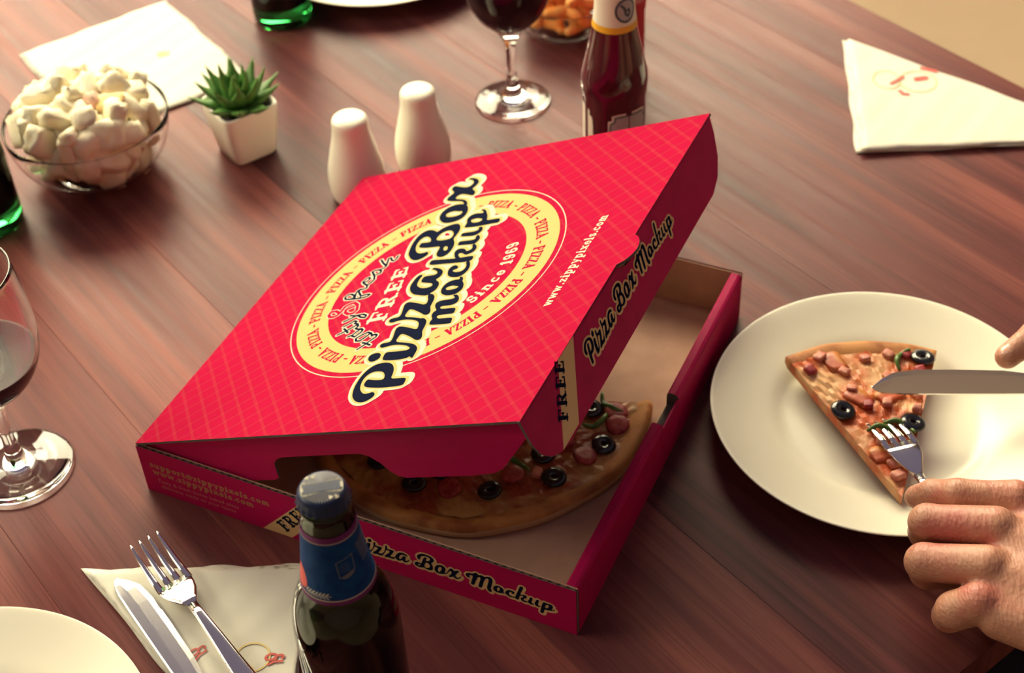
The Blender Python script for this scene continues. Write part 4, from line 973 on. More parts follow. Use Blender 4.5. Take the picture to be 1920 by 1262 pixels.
names6 = ['pale cream snack chunk heaped in the glass bowl next to the succulent'] * 4 + ['golden toasted snack chunk among the pale ones in the glass bowl', 'pinkish snack chunk among the pale ones in the glass bowl']
pts, r3 = fill_bowl(-.3643, 1.129, .0725, .056, .020, .0160, 4, 6, 150)
for p in pts:
    k = r3.choice((0, 0, 0, 1, 1, 1, 2, 2, 3, 3, 4, 4, 5))
    o = link('snack_chunk', snack[k], None, p, (r3.uniform(0, 6), r3.uniform(0, 6), r3.uniform(0, 6)))
    tag(o, names6[k], 'snack', ('pale', 'pale', 'pale', 'pale', 'golden', 'pinkish')[k] + ' snack chunks in the near bowl')

rib = lambda a, r, z: 1 + (.022 * math.cos(a * 18) if .006 < z < .040 else 0)
B2 = (.0740, 1.330)
V, F = lathe(bowl_profile(.064, .043, .034), 144, rib)
tag(part('snack_bowl', V, F, M_bowl, None, True, fix=True, loc=(B2[0], B2[1], 0)), 'ribbed glass bowl of orange puffs behind the ketchup bottle', 'bowl', 'glass snack bowls')
M_puff = mat('orange_puff', (.86, .30, .05, 1), .75, noise=(90, (.88, .46, .14, 1), .4, .65), bump=(300, .5))
def puff_mesh(bend, L, r, s):
    P = [(math.sin((i / 8 - .5) * bend) * L / bend, (1 - math.cos((i / 8 - .5) * bend)) * L / bend, 0) for i in range(9)]
    V, F = tube(P, [r * (.55 + .45 * math.sin(PI * (i + .7) / 9.4)) * (1 + .1 * wob(i, s)) for i in range(9)], 10); return mesh('orange_puff', V, F, M_puff, True)
puffs = [puff_mesh(1.6, .026, .0062, 1), puff_mesh(1.1, .030, .0058, 2), puff_mesh(2.0, .024, .0066, 3)]
pts, r3 = fill_bowl(B2[0], B2[1], .0585, .043, .018, .0150, 9, 3, 90)
for p in pts:
    o = link('orange_puff', r3.choice(puffs), None, p, (r3.uniform(0, 6), r3.uniform(-.6, .6), r3.uniform(0, 6)))
    tag(o, 'curved orange puff in the ribbed glass bowl behind the ketchup bottle', 'snack', 'orange puffs in the far bowl')

# ================================================================== succulent
M_pot = mat('white_pot', (.88, .84, .70, 1), .4, coat=.1)
M_soil = mat('grey_gravel', (.20, .17, .15, 1), .9, noise=(400, (.07, .06, .06, 1), .4, .6), bump=(500, 1.0))
M_leaf = mat('green_leaf', (.045, .17, .030, 1), .35, noise=(60, (.11, .25, .05, 1), .4, .7), sss=.1)
plant = empty('potted_succulent', (-.2310, 1.1460, 0), (0, 0, math.radians(34))); plant.scale = (1.07,) * 3
tag(plant, 'small green succulent in a square white pot between bowl and shakers', 'potted plant')
ps = [(.0002, .0165), (.0, .0185), (.002, .0198), (.012, .0212), (.026, .0234), (.040, .0250), (.0475, .0256), (.0490, .0252), (.0492, .0238), (.0482, .0226), (.042, .0220), (.036, .0212)]
V, F = loft([[(x, y, z) for x, y in superell(w, w, 48, 7)] for z, w in ps], False)
F.append(tuple(range(47, -1, -1))); part('pot', V, F, M_pot, plant, True, fix=True)
V, F = loft([[(x, y, z) for x, y in superell(w, w, 48, 7)] for z, w in ((.0385, .0214), (.0410, .0212), (.0415, .0150))])
part('gravel', V, F, M_soil, plant, False, fix=True)
def leaf(L, w, th, curl):
    secs = []
    for i in range(9):
        t = i / 8; ww = w * (.55 + .75 * math.sin(PI * min(1, t * 1.15 + .12)) ** .8) * (1 - t ** 3.2) + .00025; hh = th * (1 - t ** 2.2) + .0002
        x = L * t; z = curl * L * t * t
        secs.append([(x, ww * math.cos(2 * PI * k / 10), z + hh * math.sin(2 * PI * k / 10) + .25 * ww * (math.cos(2 * PI * k / 10) ** 2)) for k in range(10)])
    return loft(secs)
LF = [mesh('leaf', *leaf(L, w, t, c), M_leaf, True, fix=True) for L, w, t, c in ((.040, .0066, .0036, .25), (.036, .0062, .0036, .3), (.026, .0050, .0030, .2))]
lr = random.Random(3)
for ringk, (n, el, me) in enumerate(((9, 16, 0), (8, 38, 0), (6, 60, 1), (4, 78, 2))):
    for k in range(n):
        az = 2 * PI * (k + .5 * (ringk % 2)) / n + lr.uniform(-.15, .15)
        link('leaf', LF[me], plant, (.0035 * math.cos(az), .0035 * math.sin(az), .0420 + .0015 * ringk), (0, -math.radians(el + lr.uniform(-7, 7)), az), (1, 1, 1))
for (x, y) in ((-.017, .010), (-.012, .017)):
    put(chunk_mesh('pebble', (.006, .006, .005), M_pot, 2), 'pebble', plant, x, y, .0435)

# ================================================================== shakers
prof = smooth_profile([(0, .0005), (.0205, .0), (.0232, .003), (.0250, .016), (.0243, .030), (.0208, .046), (.0175, .060), (.0158, .070), (.0158, .0765), (.0145, .0805), (.009, .0825), (0, .083)], 2)
V, F = lathe(prof, 64); me = mesh('shaker', V, F, M_shaker, True, fix=True)
M_hole = mat('shaker_hole', (.05, .04, .04, 1), .8)
HV, HF = lathe([(0, .0831), (.0007, .0831), (.0007, .0822)], 10); MEH = mesh('hole', HV, HF, M_hole)
for name, loc, lab, hs in (('salt_shaker', (-.1258, 1.0672, 0), 'white ceramic shaker standing nearest the box corner', [(-.003, 0), (.003, 0)]), ('pepper_shaker', (-.0688, 1.1030, 0), 'white ceramic shaker standing behind the other, towards the wine glass', [(0, .003), (-.0026, -.0015), (.0026, -.0015)])):
    e = empty(name, loc); link('body', me, e)
    for x, y in hs: link('hole', MEH, e, (x, y, 0))
    tag(e, lab, 'shaker', 'white table shakers')

# ================================================================== glasses
def goblet(loc, rb, zb, Rm, zm, Rr, zr, level, label, th=.0014):
    e = empty('wine_glass', loc)
    k = (zr - zb)
    outer = [(rb - .0004, .0), (rb, .0012), (rb - .0006, .0024), (rb * .7, .0042), (rb * .35, .0075), (.0085, .013), (.0052, .022), (.0043, .04), (.0045, zb - .018), (.0065, zb - .008), (.0125, zb + .001)]
    bowl = [(Rm * math.sin(PI / 2 * t), zb + .002 + (zm - zb - .002) * (1 - math.cos(PI / 2 * t))) for t in (.35, .5, .65, .8, .92, 1.0)]
    up = [(Rm + (Rr - Rm) * t * t, zm + (zr - zm) * t) for t in (.25, .5, .75, 1.0)]
    o = outer + bowl + up
    inn = [(r - th, z) for r, z in up[::-1]] + [(r - th, z + th * .8) for r, z in bowl[::-1]] + [(.008, zb + .0065), (0, zb + .0058)]
    prof = [(0, .0008), (rb * .6, .0006)] + smooth_profile(o, 1) + smooth_profile([(Rr - .2 * th, zr + .0005), (Rr - .8 * th, zr + .0005)] + inn, 1)
    V, F = lathe(prof, 80); part('glass', V, F, M_glass, e, True, fix=True)
    # wine overlaps the inner wall by a hair so no air gap shows
    wi = [(0, zb + .0055)] + [(r - th + .00015, z + th * .75) for r, z in bowl if z < level - .002]
    rr = Rm - th + .0001 if level > zm - .002 else Rm * math.sin(math.acos(max(-1, 1 - (level - zb - .002) / (zm - zb - .002)))) - th
    V, F = lathe(wi + [(rr, level), (rr - .002, level - .0004), (0, level - .0004)], 80); part('wine', V, F, M_wine, e, True, fix=True)
    return tag(e, label, 'wine glass', 'stemmed wine glasses')
goblet((-.3615, .7595, 0), .0395, .072, .0440, .126, .0405, .182, .110, 'stemmed glass of dark red wine cut off beside the box corner')
goblet((.0139, 1.1988, 0), .0355, .076, .0400, .128, .0350, .178, .135, 'stemmed glass of dark red wine behind the shakers')

# ================================================================== bottles
BP = [(.0295, .003), (.0302, .008), (.0303, .060), (.0302, .108), (.0296, .120), (.0275, .132), (.0240, .142), (.0208, .150), (.0182, .166), (.0160, .184), (.0145, .199), (.0134, .206), (.0136, .2075), (.0136, .2095), (.0128, .2105), (.0126, .2130)]
def r_at(z):
    for (r0, z0), (r1, z1) in zip(BP[:-1], BP[1:]):
        if z <= z1: return r0 + (r1 - r0) * max(0, (z - z0) / (z1 - z0))
    return BP[-1][0]
def wrap(az_deg, off):
    """(s, t) mm -> point on the bottle: s is arc length at the local radius from azimuth az_deg, t is height"""
    def f(s, t):
        z = t / 1000; r = r_at(z) + off; a = math.radians(az_deg) + s / 1000 / r_at(z); return (r * math.cos(a), r * math.sin(a), z)
    return f
def patch(z0, z1, a0, a1, off, nz=8, na=72):
    V = []; F = []
    for j in range(nz + 1):
        z = z0 + (z1 - z0) * j / nz
        for i in range(na + 1):
            a = math.radians(a0 + (a1 - a0) * i / na); r = r_at(z) + off; V.append((r * math.cos(a), r * math.sin(a), z))
    for j in range(nz):
        for i in range(na):
            a = j * (na + 1) + i; F.append((a, a + 1, a + na + 2, a + na + 1))
    return V, F
M_amber = mat('dark_beer', (.20, .11, .012, 1), .02, trans=1.0, ior=1.34)
def bottle(loc, label, dressed):
    e = empty('beer_bottle', loc)
    base = .006 if dressed else .019
    inner = [(max(r - .0030, .0085), max(z, base + .003 + (.002 if z > .005 else 0))) for r, z in BP]
    prof = [(0, .004), (.018, .0035), (.024, .0003), (.027, .0)] + smooth_profile(BP, 1) + [(.0105, .2135)] + smooth_profile(inner[::-1], 1) + [(.02, base + .002), (0, base + .0035)]
    V, F = lathe(prof, 96); part('glass', V, F, M_bottle if not dressed else M_beer, e, True, fix=True)
    liq = [(0, base + .0034), (.02, base + .0019)] + [(r + .0001, z) for r, z in inner if z < .175]
    V, F = lathe(liq + [(liq[-1][0] - .0001, .176), (0, .176)], 64); part('beer', V, F, M_amber if dressed else M_wine, e, True, fix=True)
    # crown cap
    cp = [(0, .2218), (.0106, .2217), (.0122, .2209), (.0130, .2194), (.0133, .2170), (.0142, .2142), (.0146, .2136), (.0136, .2136), (.0124, .2160), (.0118, .2180), (0, .2182)]
    V, F = lathe(cp[::-1], 126, lambda a, r, z: 1 + (.022 * math.cos(21 * a) if (z < .2165 and r > .0128) else 0))
    part('crown_cap', V, F, M_cap, e, True, fix=True)
    return tag(e, label, 'bottle', 'green beer bottles'), e
M_cap = mat('navy_cap', (.008, .018, .060, 1), .38, spec=.35)
M_capslate = mat('slate_print', (.060, .070, .105, 1), .5, spec=.2); M_rays = mat('ray_print', (.16, .15, .15, 1), .5, spec=.2)
M_blue = mat('blue_label', (.002, .030, .135, 1), .6, spec=.12, noise=(160, (.005, .050, .16, 1), .35, .65)); M_purple = mat('purple_label', (.12, .010, .10, 1), .55, spec=.3)
M_grey = mat('grey_print', (.13, .13, .15, 1), .6, spec=.2)
beer, be = bottle((-.1014, .5221, 0), 'dark green beer bottle with blue neck label standing in front of the box', True)
bottle((-.215, 1.3781, 0), 'dark green bottle cut off at the top beside the far plate', False)
bottle((-.448, 1.0569, 0), 'dark green bottle cut off at the left near the snack bowl', False)
def fine(VF, step=1.2):
    """split long runs so flat print can follow a curved surface"""
    V, F = VF; W2 = []; G = []
    for f in F:
        if len(f) == 4 and abs(V[f[1]][0] - V[f[0]][0]) > step:
            x0, x1 = V[f[0]][0], V[f[1]][0]; y0, y1 = V[f[0]][1], V[f[2]][1]; n = int((x1 - x0) / step) + 1
            for k in range(n):
                a, b = x0 + (x1 - x0) * k / n, x0 + (x1 - x0) * (k + 1) / n; q = len(W2); W2 += [(a, y0), (b, y0), (b, y1), (a, y1)]; G.append((q, q + 1, q + 2, q + 3))
        else:
            q = len(W2); W2 += [V[i] for i in f]; G.append(tuple(range(q, q + len(f))))
    return W2, G
lab = part('neck_label', *patch(.1500, .1985, -262, 95, .00025, 16, 120), M_purple, be, True)
part('blue_field', *patch(.1545, .1935, -262, 95, .00035, 14, 120), M_blue, lab, True)
for z0, z1 in ((.1940, .1945), (.1536, .1543)): part('white_line', *patch(z0, z1, -262, 95, .00042, 1, 120), M_cream, lab, True)
def wdec(name, fd, az, off, m): V, F = fine(fd.mesh()); W3 = wrap(az, off); return part(name, [W3(a, b) for a, b in V], F, m, lab, True)
fd = Field(-10, 160, 12, 190, .2)
fd.stroke([(-4.6, 180.5), (4.6, 183), (4.9, 172.5), (-4.2, 169.5), (-4.6, 180.5)], .25, 1); wdec('badge_frame', fd, -64, .00045, M_grey)
fd = Field(-10, 160, 12, 190, .2); fd.poly([[(-4.2, 169.8), (4.9, 173.0), (4.6, 171.0), (2, 168.6), (-1.5, 168.0)]], 1); wdec('badge_base', fd, -64, .00045, M_grey)
fd = Field(-10, 160, 12, 190, .15)
for z, w in ((178.6, 2.2), (176.8, 3.2), (174.9, 3.4), (173.2, 2.6)):
    for k in range(int(w * 2)): fd.capsule((-w + k + .1, z + .05 * k), (-w + k + .55, z + .3 + .05 * k), .16, .16, 1)
wdec('badge_text', fd, -64, .00045, M_grey)
fd = Field(-14, 160, 16, 196, .25)
for k in range(9):
    fd.stroke([(-3 + .2 * k, 186 - k * 1.7), (4, 187.5 - k * 1.9), (9 - .3 * k, 186.5 - k * 2.0)], .32, 1)
wdec('printed_wing', fd, -22, .00045, M_grey)
fd = Field(-14, 150, 16, 170, .2)
for k in range(7):
    x = -6 + 2.0 * k; fd.stroke([(x, 157.2), (x + .9, 158.6), (x + 1.5, 159.0)], .38, 1); fd.stroke([(x + .5, 156.4), (x + 1.6, 155.6)], .3, 1)
fd.stroke([(-7, 156.8), (9, 157.4)], .2, 1); wdec('printed_wheat', fd, -122, .00045, M_cream)
fd = Field(-10, 150, 12, 180, .25); fd.poly([[(-5, 155), (4, 156.5), (4.2, 163), (1, 169), (-4, 172), (-6, 165)]], 1); wdec('printed_shield', fd, -152, .00045, M_nred)
W3 = lambda s, t: wrap(-128, .0004)(s, t)
for ch, s0 in (([[(-3, 4), (-3, -1), (-1.5, -3.2), (1, -3.2), (2.4, -1), (2.4, 4)]], -6), ([[(-3, -3.4), (-2.4, 4), (0, -1), (2.6, 4), (3.2, -3.4)]], 4)):
    fd = Field(-16, 104, 16, 126, .3)
    for s in ch: fd.stroke([(a + s0, b + 114) for a, b in s], .55, 1)
    V, F = fine(fd.mesh()); part('embossed_letter', [W3(a, b) for a, b in V], F, M_beer, be)
# crown print: bow-tie panel, rays and arrow heads (mm on the cap top, turned like the photograph)
CT = .22185
def cap_part(name, fd, m, h):
    V, F = fd.mesh(); ca, sa = math.cos(math.radians(8)), math.sin(math.radians(8))
    part(name, [((a * ca - b * sa) / 893, (a * sa + b * ca) / 893, CT + h - max(0, math.hypot(a, b) - 9.2) * .00042) for a, b in V], F, m, be)
fd = Field(-12, -12, 12, 12, .18)
for k in range(44):
    a = 2 * PI * (k + .5) / 44
    if abs(math.sin(a)) > .30: fd.capsule((2.0 * math.cos(a), 2.0 * math.sin(a)), (9.6 * math.cos(a), 9.6 * math.sin(a)), .05, .26, 1)
cap_part('printed_rays', fd, M_rays, .00004)
bow = [(-9.4, 4.6), (-5, 3.5), (0, 3.1), (5, 3.5), (9.4, 4.6), (9.9, 0), (9.4, -4.6), (5, -3.5), (0, -3.1), (-5, -3.5), (-9.4, -4.6), (-9.9, 0)]
fd = Field(-12, -12, 12, 12, .18); fd.poly([bow], 2); cap_part('panel_frame', fd, M_cream, .00008)
fd2 = Field(-12, -12, 12, 12, .18); fd2.poly([[(x * .87, y * .74) for x, y in bow]], 2); cap_part('panel', fd2, M_capslate, .00012)
fd = Field(-12, -12, 12, 12, .18)
for sx, sy in ((1, -1), (-1, 1)):
    for dx in (2.2, 5.0): fd.poly([[(sx * dx, sy * 5.6), (sx * (dx + 3.2), sy * 7.0), (sx * dx, sy * 8.6), (sx * (dx + .9), sy * 7.0)]], 2)
cap_part('printed_arrows', fd, M_cream, .00010)

# ================================================================== ketchup bottles
def oct_squash(a, r, z):
    if .012 < z < .100 or False:
        m = (a + PI / 8) % (PI / 4) - PI / 8; return .955 / math.cos(m) * .5 + .5
    return 1
def ketchup(loc, label, m, dressed, s=1.0):
    e = empty('ketchup_bottle', loc, (0, 0, 0))
    kp = [(0, .001), (.020, .0), (.0255, .002), (.0272, .008), (.0270, .010), (.0262, .013), (.0262, .099), (.0272, .103), (.0276, .112), (.0270, .120), (.0240, .133), (.0205, .148), (.0175, .164), (.0160, .178), (.0150, .200), (.0145, .215), (0, .215)]
    V, F = lathe([(r * s, z * s) for r, z in kp], 96, oct_squash); part('glass', V, F, m, e, True, fix=True)
    V, F = lathe([(.0155 * s, .206 * s), (.0165 * s, .207 * s), (.0165 * s, .236 * s), (.0155 * s, .239 * s), (0, .2395 * s)], 64, lambda a, r, z: 1 + .012 * math.cos(a * 40)); part('screw_cap', V, F, M_china if dressed else m, e, True, fix=True)
    if dressed:
        rk = lambda z: np.interp(z, [q[1] for q in kp[1:-1]], [q[0] for q in kp[1:-1]])
        def ring_patch(name, z0, z1, a0, a1, off, m_, nz=8):
            V = []; F = []; na = 60
            for j in range(nz + 1):
                z = z0 + (z1 - z0) * j / nz
                for i in range(na + 1):
                    a = math.radians(a0 + (a1 - a0) * i / na); r = rk(z) + off; V.append((r * math.cos(a), r * math.sin(a), z))
            for j in range(nz):
                for i in range(na): a = j * (na + 1) + i; F.append((a, a + 1, a + na + 2, a + na + 1))
            return part(name, V, F, m_, e, True)
        ring_patch('neck_label', .1665, .2045, -270, 90, .0004, M_white_label); ring_patch('yellow_band', .1630, .1685, -270, 90, .0006, M_yellow_label)
        def kw(az, off):
            def f(s_, t): z = t / 1000; r = rk(z) * (.975 if z < .1 else 1) + off; a = math.radians(az) + s_ / 1000 / rk(z); return (r * math.cos(a), r * math.sin(a), z)
            return f
        def kd(name, fd, az, off, m_): V, F = fine(fd.mesh()); f = kw(az, off); return part(name, [f(a, b) for a, b in V], F, m_, e, True)
        fd = Field(-12, 160, 12, 210, .25); fd.stroke(arc(0, 182, 8.2, 9.5, 0, 360, 32), 1.0, 2); kd('emblem_ring', fd, -62, .0008, M_slate)
        fd = Field(-12, 160, 12, 210, .25); fd.poly([arc(0, 182, 7.4, 8.7, 0, 360, 32)], 2); kd('emblem_field', fd, -62, .0007, M_grey_shaded)
        fd = Field(-12, 160, 12, 210, .2); fd.stroke([(-4, 187), (-1.5, 184), (-.5, 179), (1.5, 177), (3, 179.5), (2.4, 182.5), (.5, 182)], 1.0, 2); kd('emblem_mark', fd, -62, .0009, M_slate)
        key = [(-17, 93), (17, 93), (15.5, 86), (21, 86), (19, 30), (14, 30), (14, 22), (-14, 22), (-14, 30), (-19, 30), (-21, 86), (-15.5, 86)]
        def keyf(k): f = Field(-26, 15, 26, 98, .4); f.poly([[(x, y) for x, y in key]], 4); return f.mesh(k)
        for nm, k, off, m_ in (('front_label', 0, .0006, M_white_label), ('green_border', -1.8, .0008, M_green_label), ('label_field', -3.2, .0010, M_grey_shaded)):
            V, F = fine(keyf(k)); f = kw(-64, off); part(nm, [f(a, b) for a, b in V], F, m_, e, True)
        fd = Field(-26, 15, 26, 98, .4); fd.poly([[(-9, 74), (12, 74), (12, 60), (-9, 60)]], 3); kd('label_print', fd, -64, .0012, M_slate)
        V, F = fine(keyf(0)); f = kw(-64 - 118, .0006); part('back_label', [f(a, b) for a, b in V], F, M_white_label, e, True)
    return tag(e, label, 'ketchup bottle', 'ketchup bottles')
M_white_label = mat('white_label', (.78, .72, .58, 1), .5); M_yellow_label = mat('amber_label', (.80, .42, .02, 1), .5); M_green_label = mat('green_label', (.03, .14, .09, 1), .5)
M_slate = mat('slate_ink', (.06, .08, .10, 1), .5); M_grey_shaded = mat('grey_and_shaded_white', (.40, .40, .38, 1), .5)  # label_field is white paper; its shade is put into this grey
ketchup((.0962, 1.0560, 0), 'glass ketchup bottle with white neck label behind the raised lid', M_ketchup, True)
ketchup((.1190, 1.2250, 0), 'bright red sauce bottle standing just behind the ketchup bottle', M_ketchup2, False, .80)

# ================================================================== the person's hands
def surface_nets(Fv, org, h):
    S = Fv < 0; nx, ny, nz = Fv.shape
    c = [(a, b, d) for a in (0, 1) for b in (0, 1) for d in (0, 1)]
    cnt = sum(S[a:nx - 1 + a, b:ny - 1 + b, d:nz - 1 + d].astype(np.int8) for a, b, d in c)
    act = (cnt > 0) & (cnt < 8)
    idx = -np.ones(act.shape, int); I = np.argwhere(act); idx[act] = np.arange(len(I))
    P = np.zeros((len(I), 3)); N = np.zeros(len(I))
    for i in range(8):
        for j in range(i + 1, 8):
            a, b = np.array(c[i]), np.array(c[j])
            if np.abs(a - b).sum() != 1: continue
            fa = Fv[tuple((I + a).T)]; fb = Fv[tuple((I + b).T)]; m = (fa < 0) != (fb < 0)
            t = np.where(m, fa / np.where(m, fa - fb, 1), 0)
            P += np.where(m[:, None], a + (b - a) * t[:, None], 0); N += m
    P = (I + P / N[:, None]) * h + org
    Q = []
    for ax in range(3):
        sl0 = [slice(1, -1)] * 3; sl1 = [slice(1, -1)] * 3; sl0[ax] = slice(0, -1); sl1[ax] = slice(1, None)
        A, B = S[tuple(sl0)], S[tuple(sl1)]
        E_ = np.argwhere(A != B); flip = A[tuple(E_.T)]
        off = np.ones(3, int); off[ax] = 0; E_ = E_ + off
        u, v = [k for k in range(3) if k != ax]
        def cell(du, dv):
            e = E_.copy(); e[:, u] -= du; e[:, v] -= dv; return idx[tuple(e.T)]
        q = np.stack([cell(1, 1), cell(0, 1), cell(0, 0), cell(1, 0)], 1)
        if ax == 1: q = q[:, ::-1]
        q[~flip] = q[~flip][:, ::-1]; Q.append(q)
    return P, np.concatenate(Q)

class Sdf:
    def __init__(self, lo, hi, h):
        self.h = h; self.lo = np.array(lo, float); n = np.ceil((np.array(hi) - self.lo) / h).astype(int) + 1
        g = [self.lo[k] + h * np.arange(n[k]) for k in range(3)]; self.X = np.stack(np.meshgrid(*g, indexing='ij'), -1).astype(np.float32)
    def cone(self, a, b, ra, rb):
        a = np.array(a, np.float32); b = np.array(b, np.float32); d = b - a; L = max(d @ d, 1e-9)
        t = np.clip(((self.X - a) @ d) / L, 0, 1); return np.linalg.norm(self.X - a - t[..., None] * d, axis=-1) - (ra + (rb - ra) * t)
    def ball(self, a, r, sc=(1, 1, 1)):
        return (np.linalg.norm((self.X - np.array(a, np.float32)) / np.array(sc, np.float32), axis=-1) - r)
def smin(a, b, k):
    h = np.clip(.5 + .5 * (b - a) / k, 0, 1); return b + (a - b) * h - k * h * (1 - h)

def build_hand(fingers, palm, lo, hi, step):
    """fingers: list of [(point, radius), ...]; palm: list of (a, b, ra, rb)"""
    g = Sdf(lo, hi, step); pm = None
    for a, b, ra, rb in palm:
        d = g.cone(a, b, ra, rb); pm = d if pm is None else smin(pm, d, .012)
    tot = None
    for f in fingers:
        ch = None
        for (a, ra), (b, rb) in zip(f[:-1], f[1:]):
            d = g.cone(a, b, ra, rb); ch = d if ch is None else smin(ch, d, .003)
        fj = smin(ch, pm, .0045)
        tot = fj if tot is None else smin(tot, fj, .0016)
    P, Q = surface_nets(tot, g.lo, step)
    return P, Q

def skin_mat():
    m = bpy.data.materials.new('bare_skin'); t = NT(m)
    a = t.n('ShaderNodeTexNoise', i_Scale=28.0, i_Detail=4.0); t.l(t.coords(), a.inputs['Vector'])
    c = t.n('ShaderNodeTexNoise', i_Scale=420.0, i_Detail=3.0); t.l(t.coords(), c.inputs['Vector'])
    vo = t.n('ShaderNodeTexVoronoi', i_Scale=520.0); t.l(t.coords((1, .35, 1)), vo.inputs['Vector'])
    col = t.ramp(a.outputs['Fac'], [(.34, (.43, .190, .125, 1)), (.52, (.47, .225, .145, 1)), (.68, (.43, .125, .095, 1))])
    t.l(col, t.b.inputs['Base Color']); t.b.inputs['Roughness'].default_value = .48
    t.b.inputs['Subsurface Weight'].default_value = .12; t.b.inputs['Subsurface Radius'].default_value = (.012, .004, .002); t.b.inputs['Subsurface Scale'].default_value = .4
    h = t.math('ADD', t.math('MULTIPLY', c.outputs['Fac'], .6), t.math('MULTIPLY', vo.outputs['Distance'], .7))
    bp = t.n('ShaderNodeBump', i_Strength=.55, i_Distance=.0009); t.l(h, bp.inputs['Height']); t.l(bp.outputs[0], t.b.inputs['Normal'])
    return m
M_skin = skin_mat(); M_nail = mat('fingernail', (.72, .42, .32, 1), .25, coat=.3)
M_dark = mat('dark_cloth', (.018, .014, .028, 1), .9, bump=(500, .3))
person = empty('person', (.55, .40, -.74))
tag(person, 'person at the table end in dark trousers cutting pizza with knife and fork', 'person')
PO = Vector(person.location)
def child_mesh(name, P, Q, m):
    c = P.mean(0); me = mesh(name, P - c, Q, m, True)
    o = link(name, me, person, tuple(Vector(c) - PO)); return o, Vector(c)

# left hand on the fork
idxf = [((.3118, .6261, .0590), .0128), ((.3060, .6278, .0582), .0112), ((.2783, .6355, .0560), .0100), ((.2659, .6458, .0460), .0092), ((.2580, .6503, .0385), .0078)]
mid = [((.2922, .6004, .0640), .0130), ((.2551, .6174, .0520), .0114), ((.2580, .6240, .0340), .0104), ((.2780, .6240, .0260), .0094)]
rin = [((.2802, .5734, .0600), .0132), ((.2477, .5905, .0460), .0118), ((.2530, .5960, .0290), .0106), ((.2720, .5985, .0220), .0094)]
pin = [((.2717, .5536, .0520), .0125), ((.2590, .5568, .0400), .0116), ((.2590, .5630, .0270), .0100), ((.2748, .5682, .0210), .0088)]
thu = [((.3450, .5950, .0380), .0140), ((.3080, .6180, .0320), .0120), ((.2850, .6330, .0290), .0100), ((.2740, .6400, .0290), .0085)]
wr = (.3720, .5280, .0600)
palm = [((.3190, .6180, .0520), wr, .0140, .0220), ((.3010, .5930, .0570), wr, .0150, .0235), ((.2910, .5670, .0530), wr, .0155, .0235), ((.2840, .5470, .0460), (.3560, .5060, .0520), .0145, .0215),
        ((.3450, .5950, .0400), wr, .0160, .0225), (wr, (.4700, .4300, .0500), .0265, .0330), ((.4700, .4300, .0500), (.5600, .3150, .0350), .0330, .0420)]
P, Q = build_hand([idxf, mid, rin, pin, thu], palm, (.20, .26, -.02), (.62, .69, .10), .0019)
lh, lc = child_mesh('hand', P, Q, M_skin); lh['label'] = 'hand gripping the fork handle'
# right hand on the knife
dx = Vector((.1080, .1420, .0))
ridx = [((.4420, .7830, .0800), .0135), ((.3950, .7840, .0740), .0112), ((.3690, .7750, .0600), .0102), ((.3480, .7650, .0500), .0088)]
rmid = [((.2922, .6004, .0640), .0130), ((.2551, .6174, .0520), .0114), ((.2580, .6240, .0340), .0104), ((.2780, .6240, .0260), .0094)]
rrin = [((.4700, .8220, .0740), .0135), ((.4320, .8200, .0630), .0118), ((.4220, .8060, .0430), .0106), ((.4340, .7820, .0340), .0093)]
rpin = [((.4850, .8400, .0680), .0122), ((.4550, .8380, .0560), .0105), ((.4440, .8240, .0400), .0092), ((.4520, .8040, .0320), .0080)]
rthu = [((.4850, .7500, .0620), .0150), ((.4500, .7350, .0560), .0120), ((.4250, .7290, .0520), .0103), ((.4080, .7300, .0500), .0088)]
rw = (.5350, .7500, .0760)
rpalm = [((.4420, .7820, .0740), rw, .0165, .0230), ((.4570, .8030, .0720), rw, .0175, .0240), ((.4720, .8210, .0680), rw, .0170, .0240), ((.4870, .8390, .0620), (.5450, .7700, .0700), .0150, .0220),
         ((.4850, .7500, .0620), rw, .0170, .0220), (rw, (.6500, .6300, .0600), .0265, .0330), ((.6500, .6300, .0600), (.7500, .5200, .0450), .0330, .0420)]
P, Q = build_hand([ridx, rmid, rrin, rpin, rthu], rpalm, (.32, .46, -.01), (.81, .88, .115), .0022)
rh, rc = child_mesh('hand', P, Q, M_skin); rh['label'] = 'fingertip pressing on the knife blade'
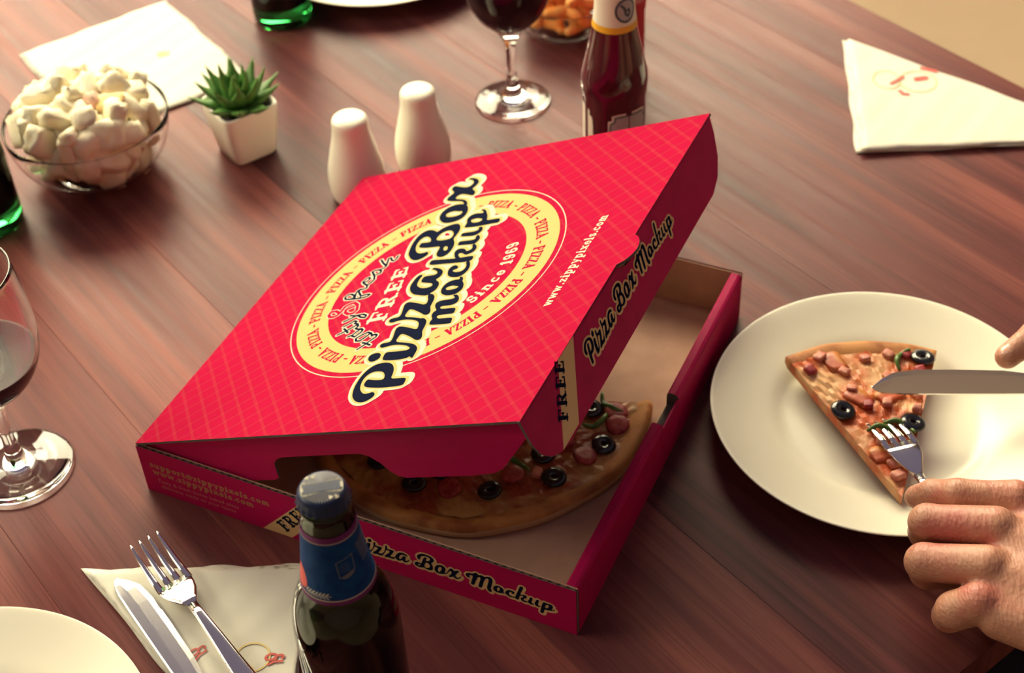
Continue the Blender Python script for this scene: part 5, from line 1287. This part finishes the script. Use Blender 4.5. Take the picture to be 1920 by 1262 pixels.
def nail(hand, hc, tip, back, up, w=.0058, L=.0105, r=.0088):
    tip, back, up = Vector(tip), Vector(back), Vector(up); x = (tip - back).normalized(); y = up.cross(x).normalized(); z = x.cross(y)
    V = []; F = []; n = 8
    for j in range(n + 1):
        for i in range(n + 1):
            a = (i / n - .5) * 2; b = (j / n - .5) * 2
            ww = w * math.sqrt(max(.02, 1 - abs(b) ** 4 * .55)); lift = (r + .0002) * math.cos(a * .78)
            p = tip + x * (b * L / 2 - .0035 + .0028) + y * (ww * a) + z * (lift - max(0, b) ** 2 * .0016 - (.0006 if b < -.9 else 0)); V.append(p - hc)
    for j in range(n):
        for i in range(n): q = j * (n + 1) + i; F.append((q, q + n + 1, q + n + 2, q + 1))
    part('fingernail', V, F, M_nail, hand, True)
nail(lh, lc, idxf[3][0], idxf[2][0], (-.35, .25, .9)); nail(rh, rc, ridx[3][0], ridx[2][0], (-.3, 0, .95))
# fine dark hairs on the back of the fork hand near the wrist
hr = random.Random(2); V = []; F = []
M_hair = mat('dark_hair', (.03, .018, .016, 1), .6)
bm = bmesh.new(); bm.from_mesh(lh.data); bm.faces.ensure_lookup_table()
cand = [f for f in bm.faces if f.normal.z > .35 and (f.calc_center_median() + lc).x > .312 and (f.calc_center_median() + lc).y < .60 and (f.calc_center_median() + lc).x < .44]
for k in range(420):
    f = hr.choice(cand); p = f.calc_center_median(); nrm = f.normal; d = Vector((-.75 + hr.uniform(-.3, .3), -.55 + hr.uniform(-.4, .4), 0)); d = (d - nrm * d.dot(nrm)).normalized()
    L = hr.uniform(.004, .009); q = len(V); s = nrm.cross(d).normalized() * .00008
    p1 = p + d * L * .5 + nrm * .0012; p2 = p + d * L + nrm * .0007
    V += [p - s, p + s, p1 + s * .8, p1 - s * .8, p2]; F += [(q, q + 1, q + 2, q + 3), (q + 3, q + 2, q + 4)]
bm.free()
hair = part('hand_hair', V, F, M_hair, lh); hair['kind'] = 'stuff'
# lap under the table end
def tp(s, g): return (s * .809 - g * .588, s * .588 + g * .809)
g = Sdf((-.05, .05, -.78), (.95, 1.15, -.10), .014); tot = None
for s in (.635, .765):
    a = tp(s, .02) + (-.23,); b = tp(s, .50) + (-.22,); c = tp(s, .52) + (-.66,)
    leg = smin(g.cone(a, b, .092, .074), g.cone(b, c, .060, .045), .02); tot = leg if tot is None else smin(tot, leg, .02)
P, Q = surface_nets(tot, g.lo, g.h)
tr, tcn = child_mesh('trousers', P, Q, M_dark)
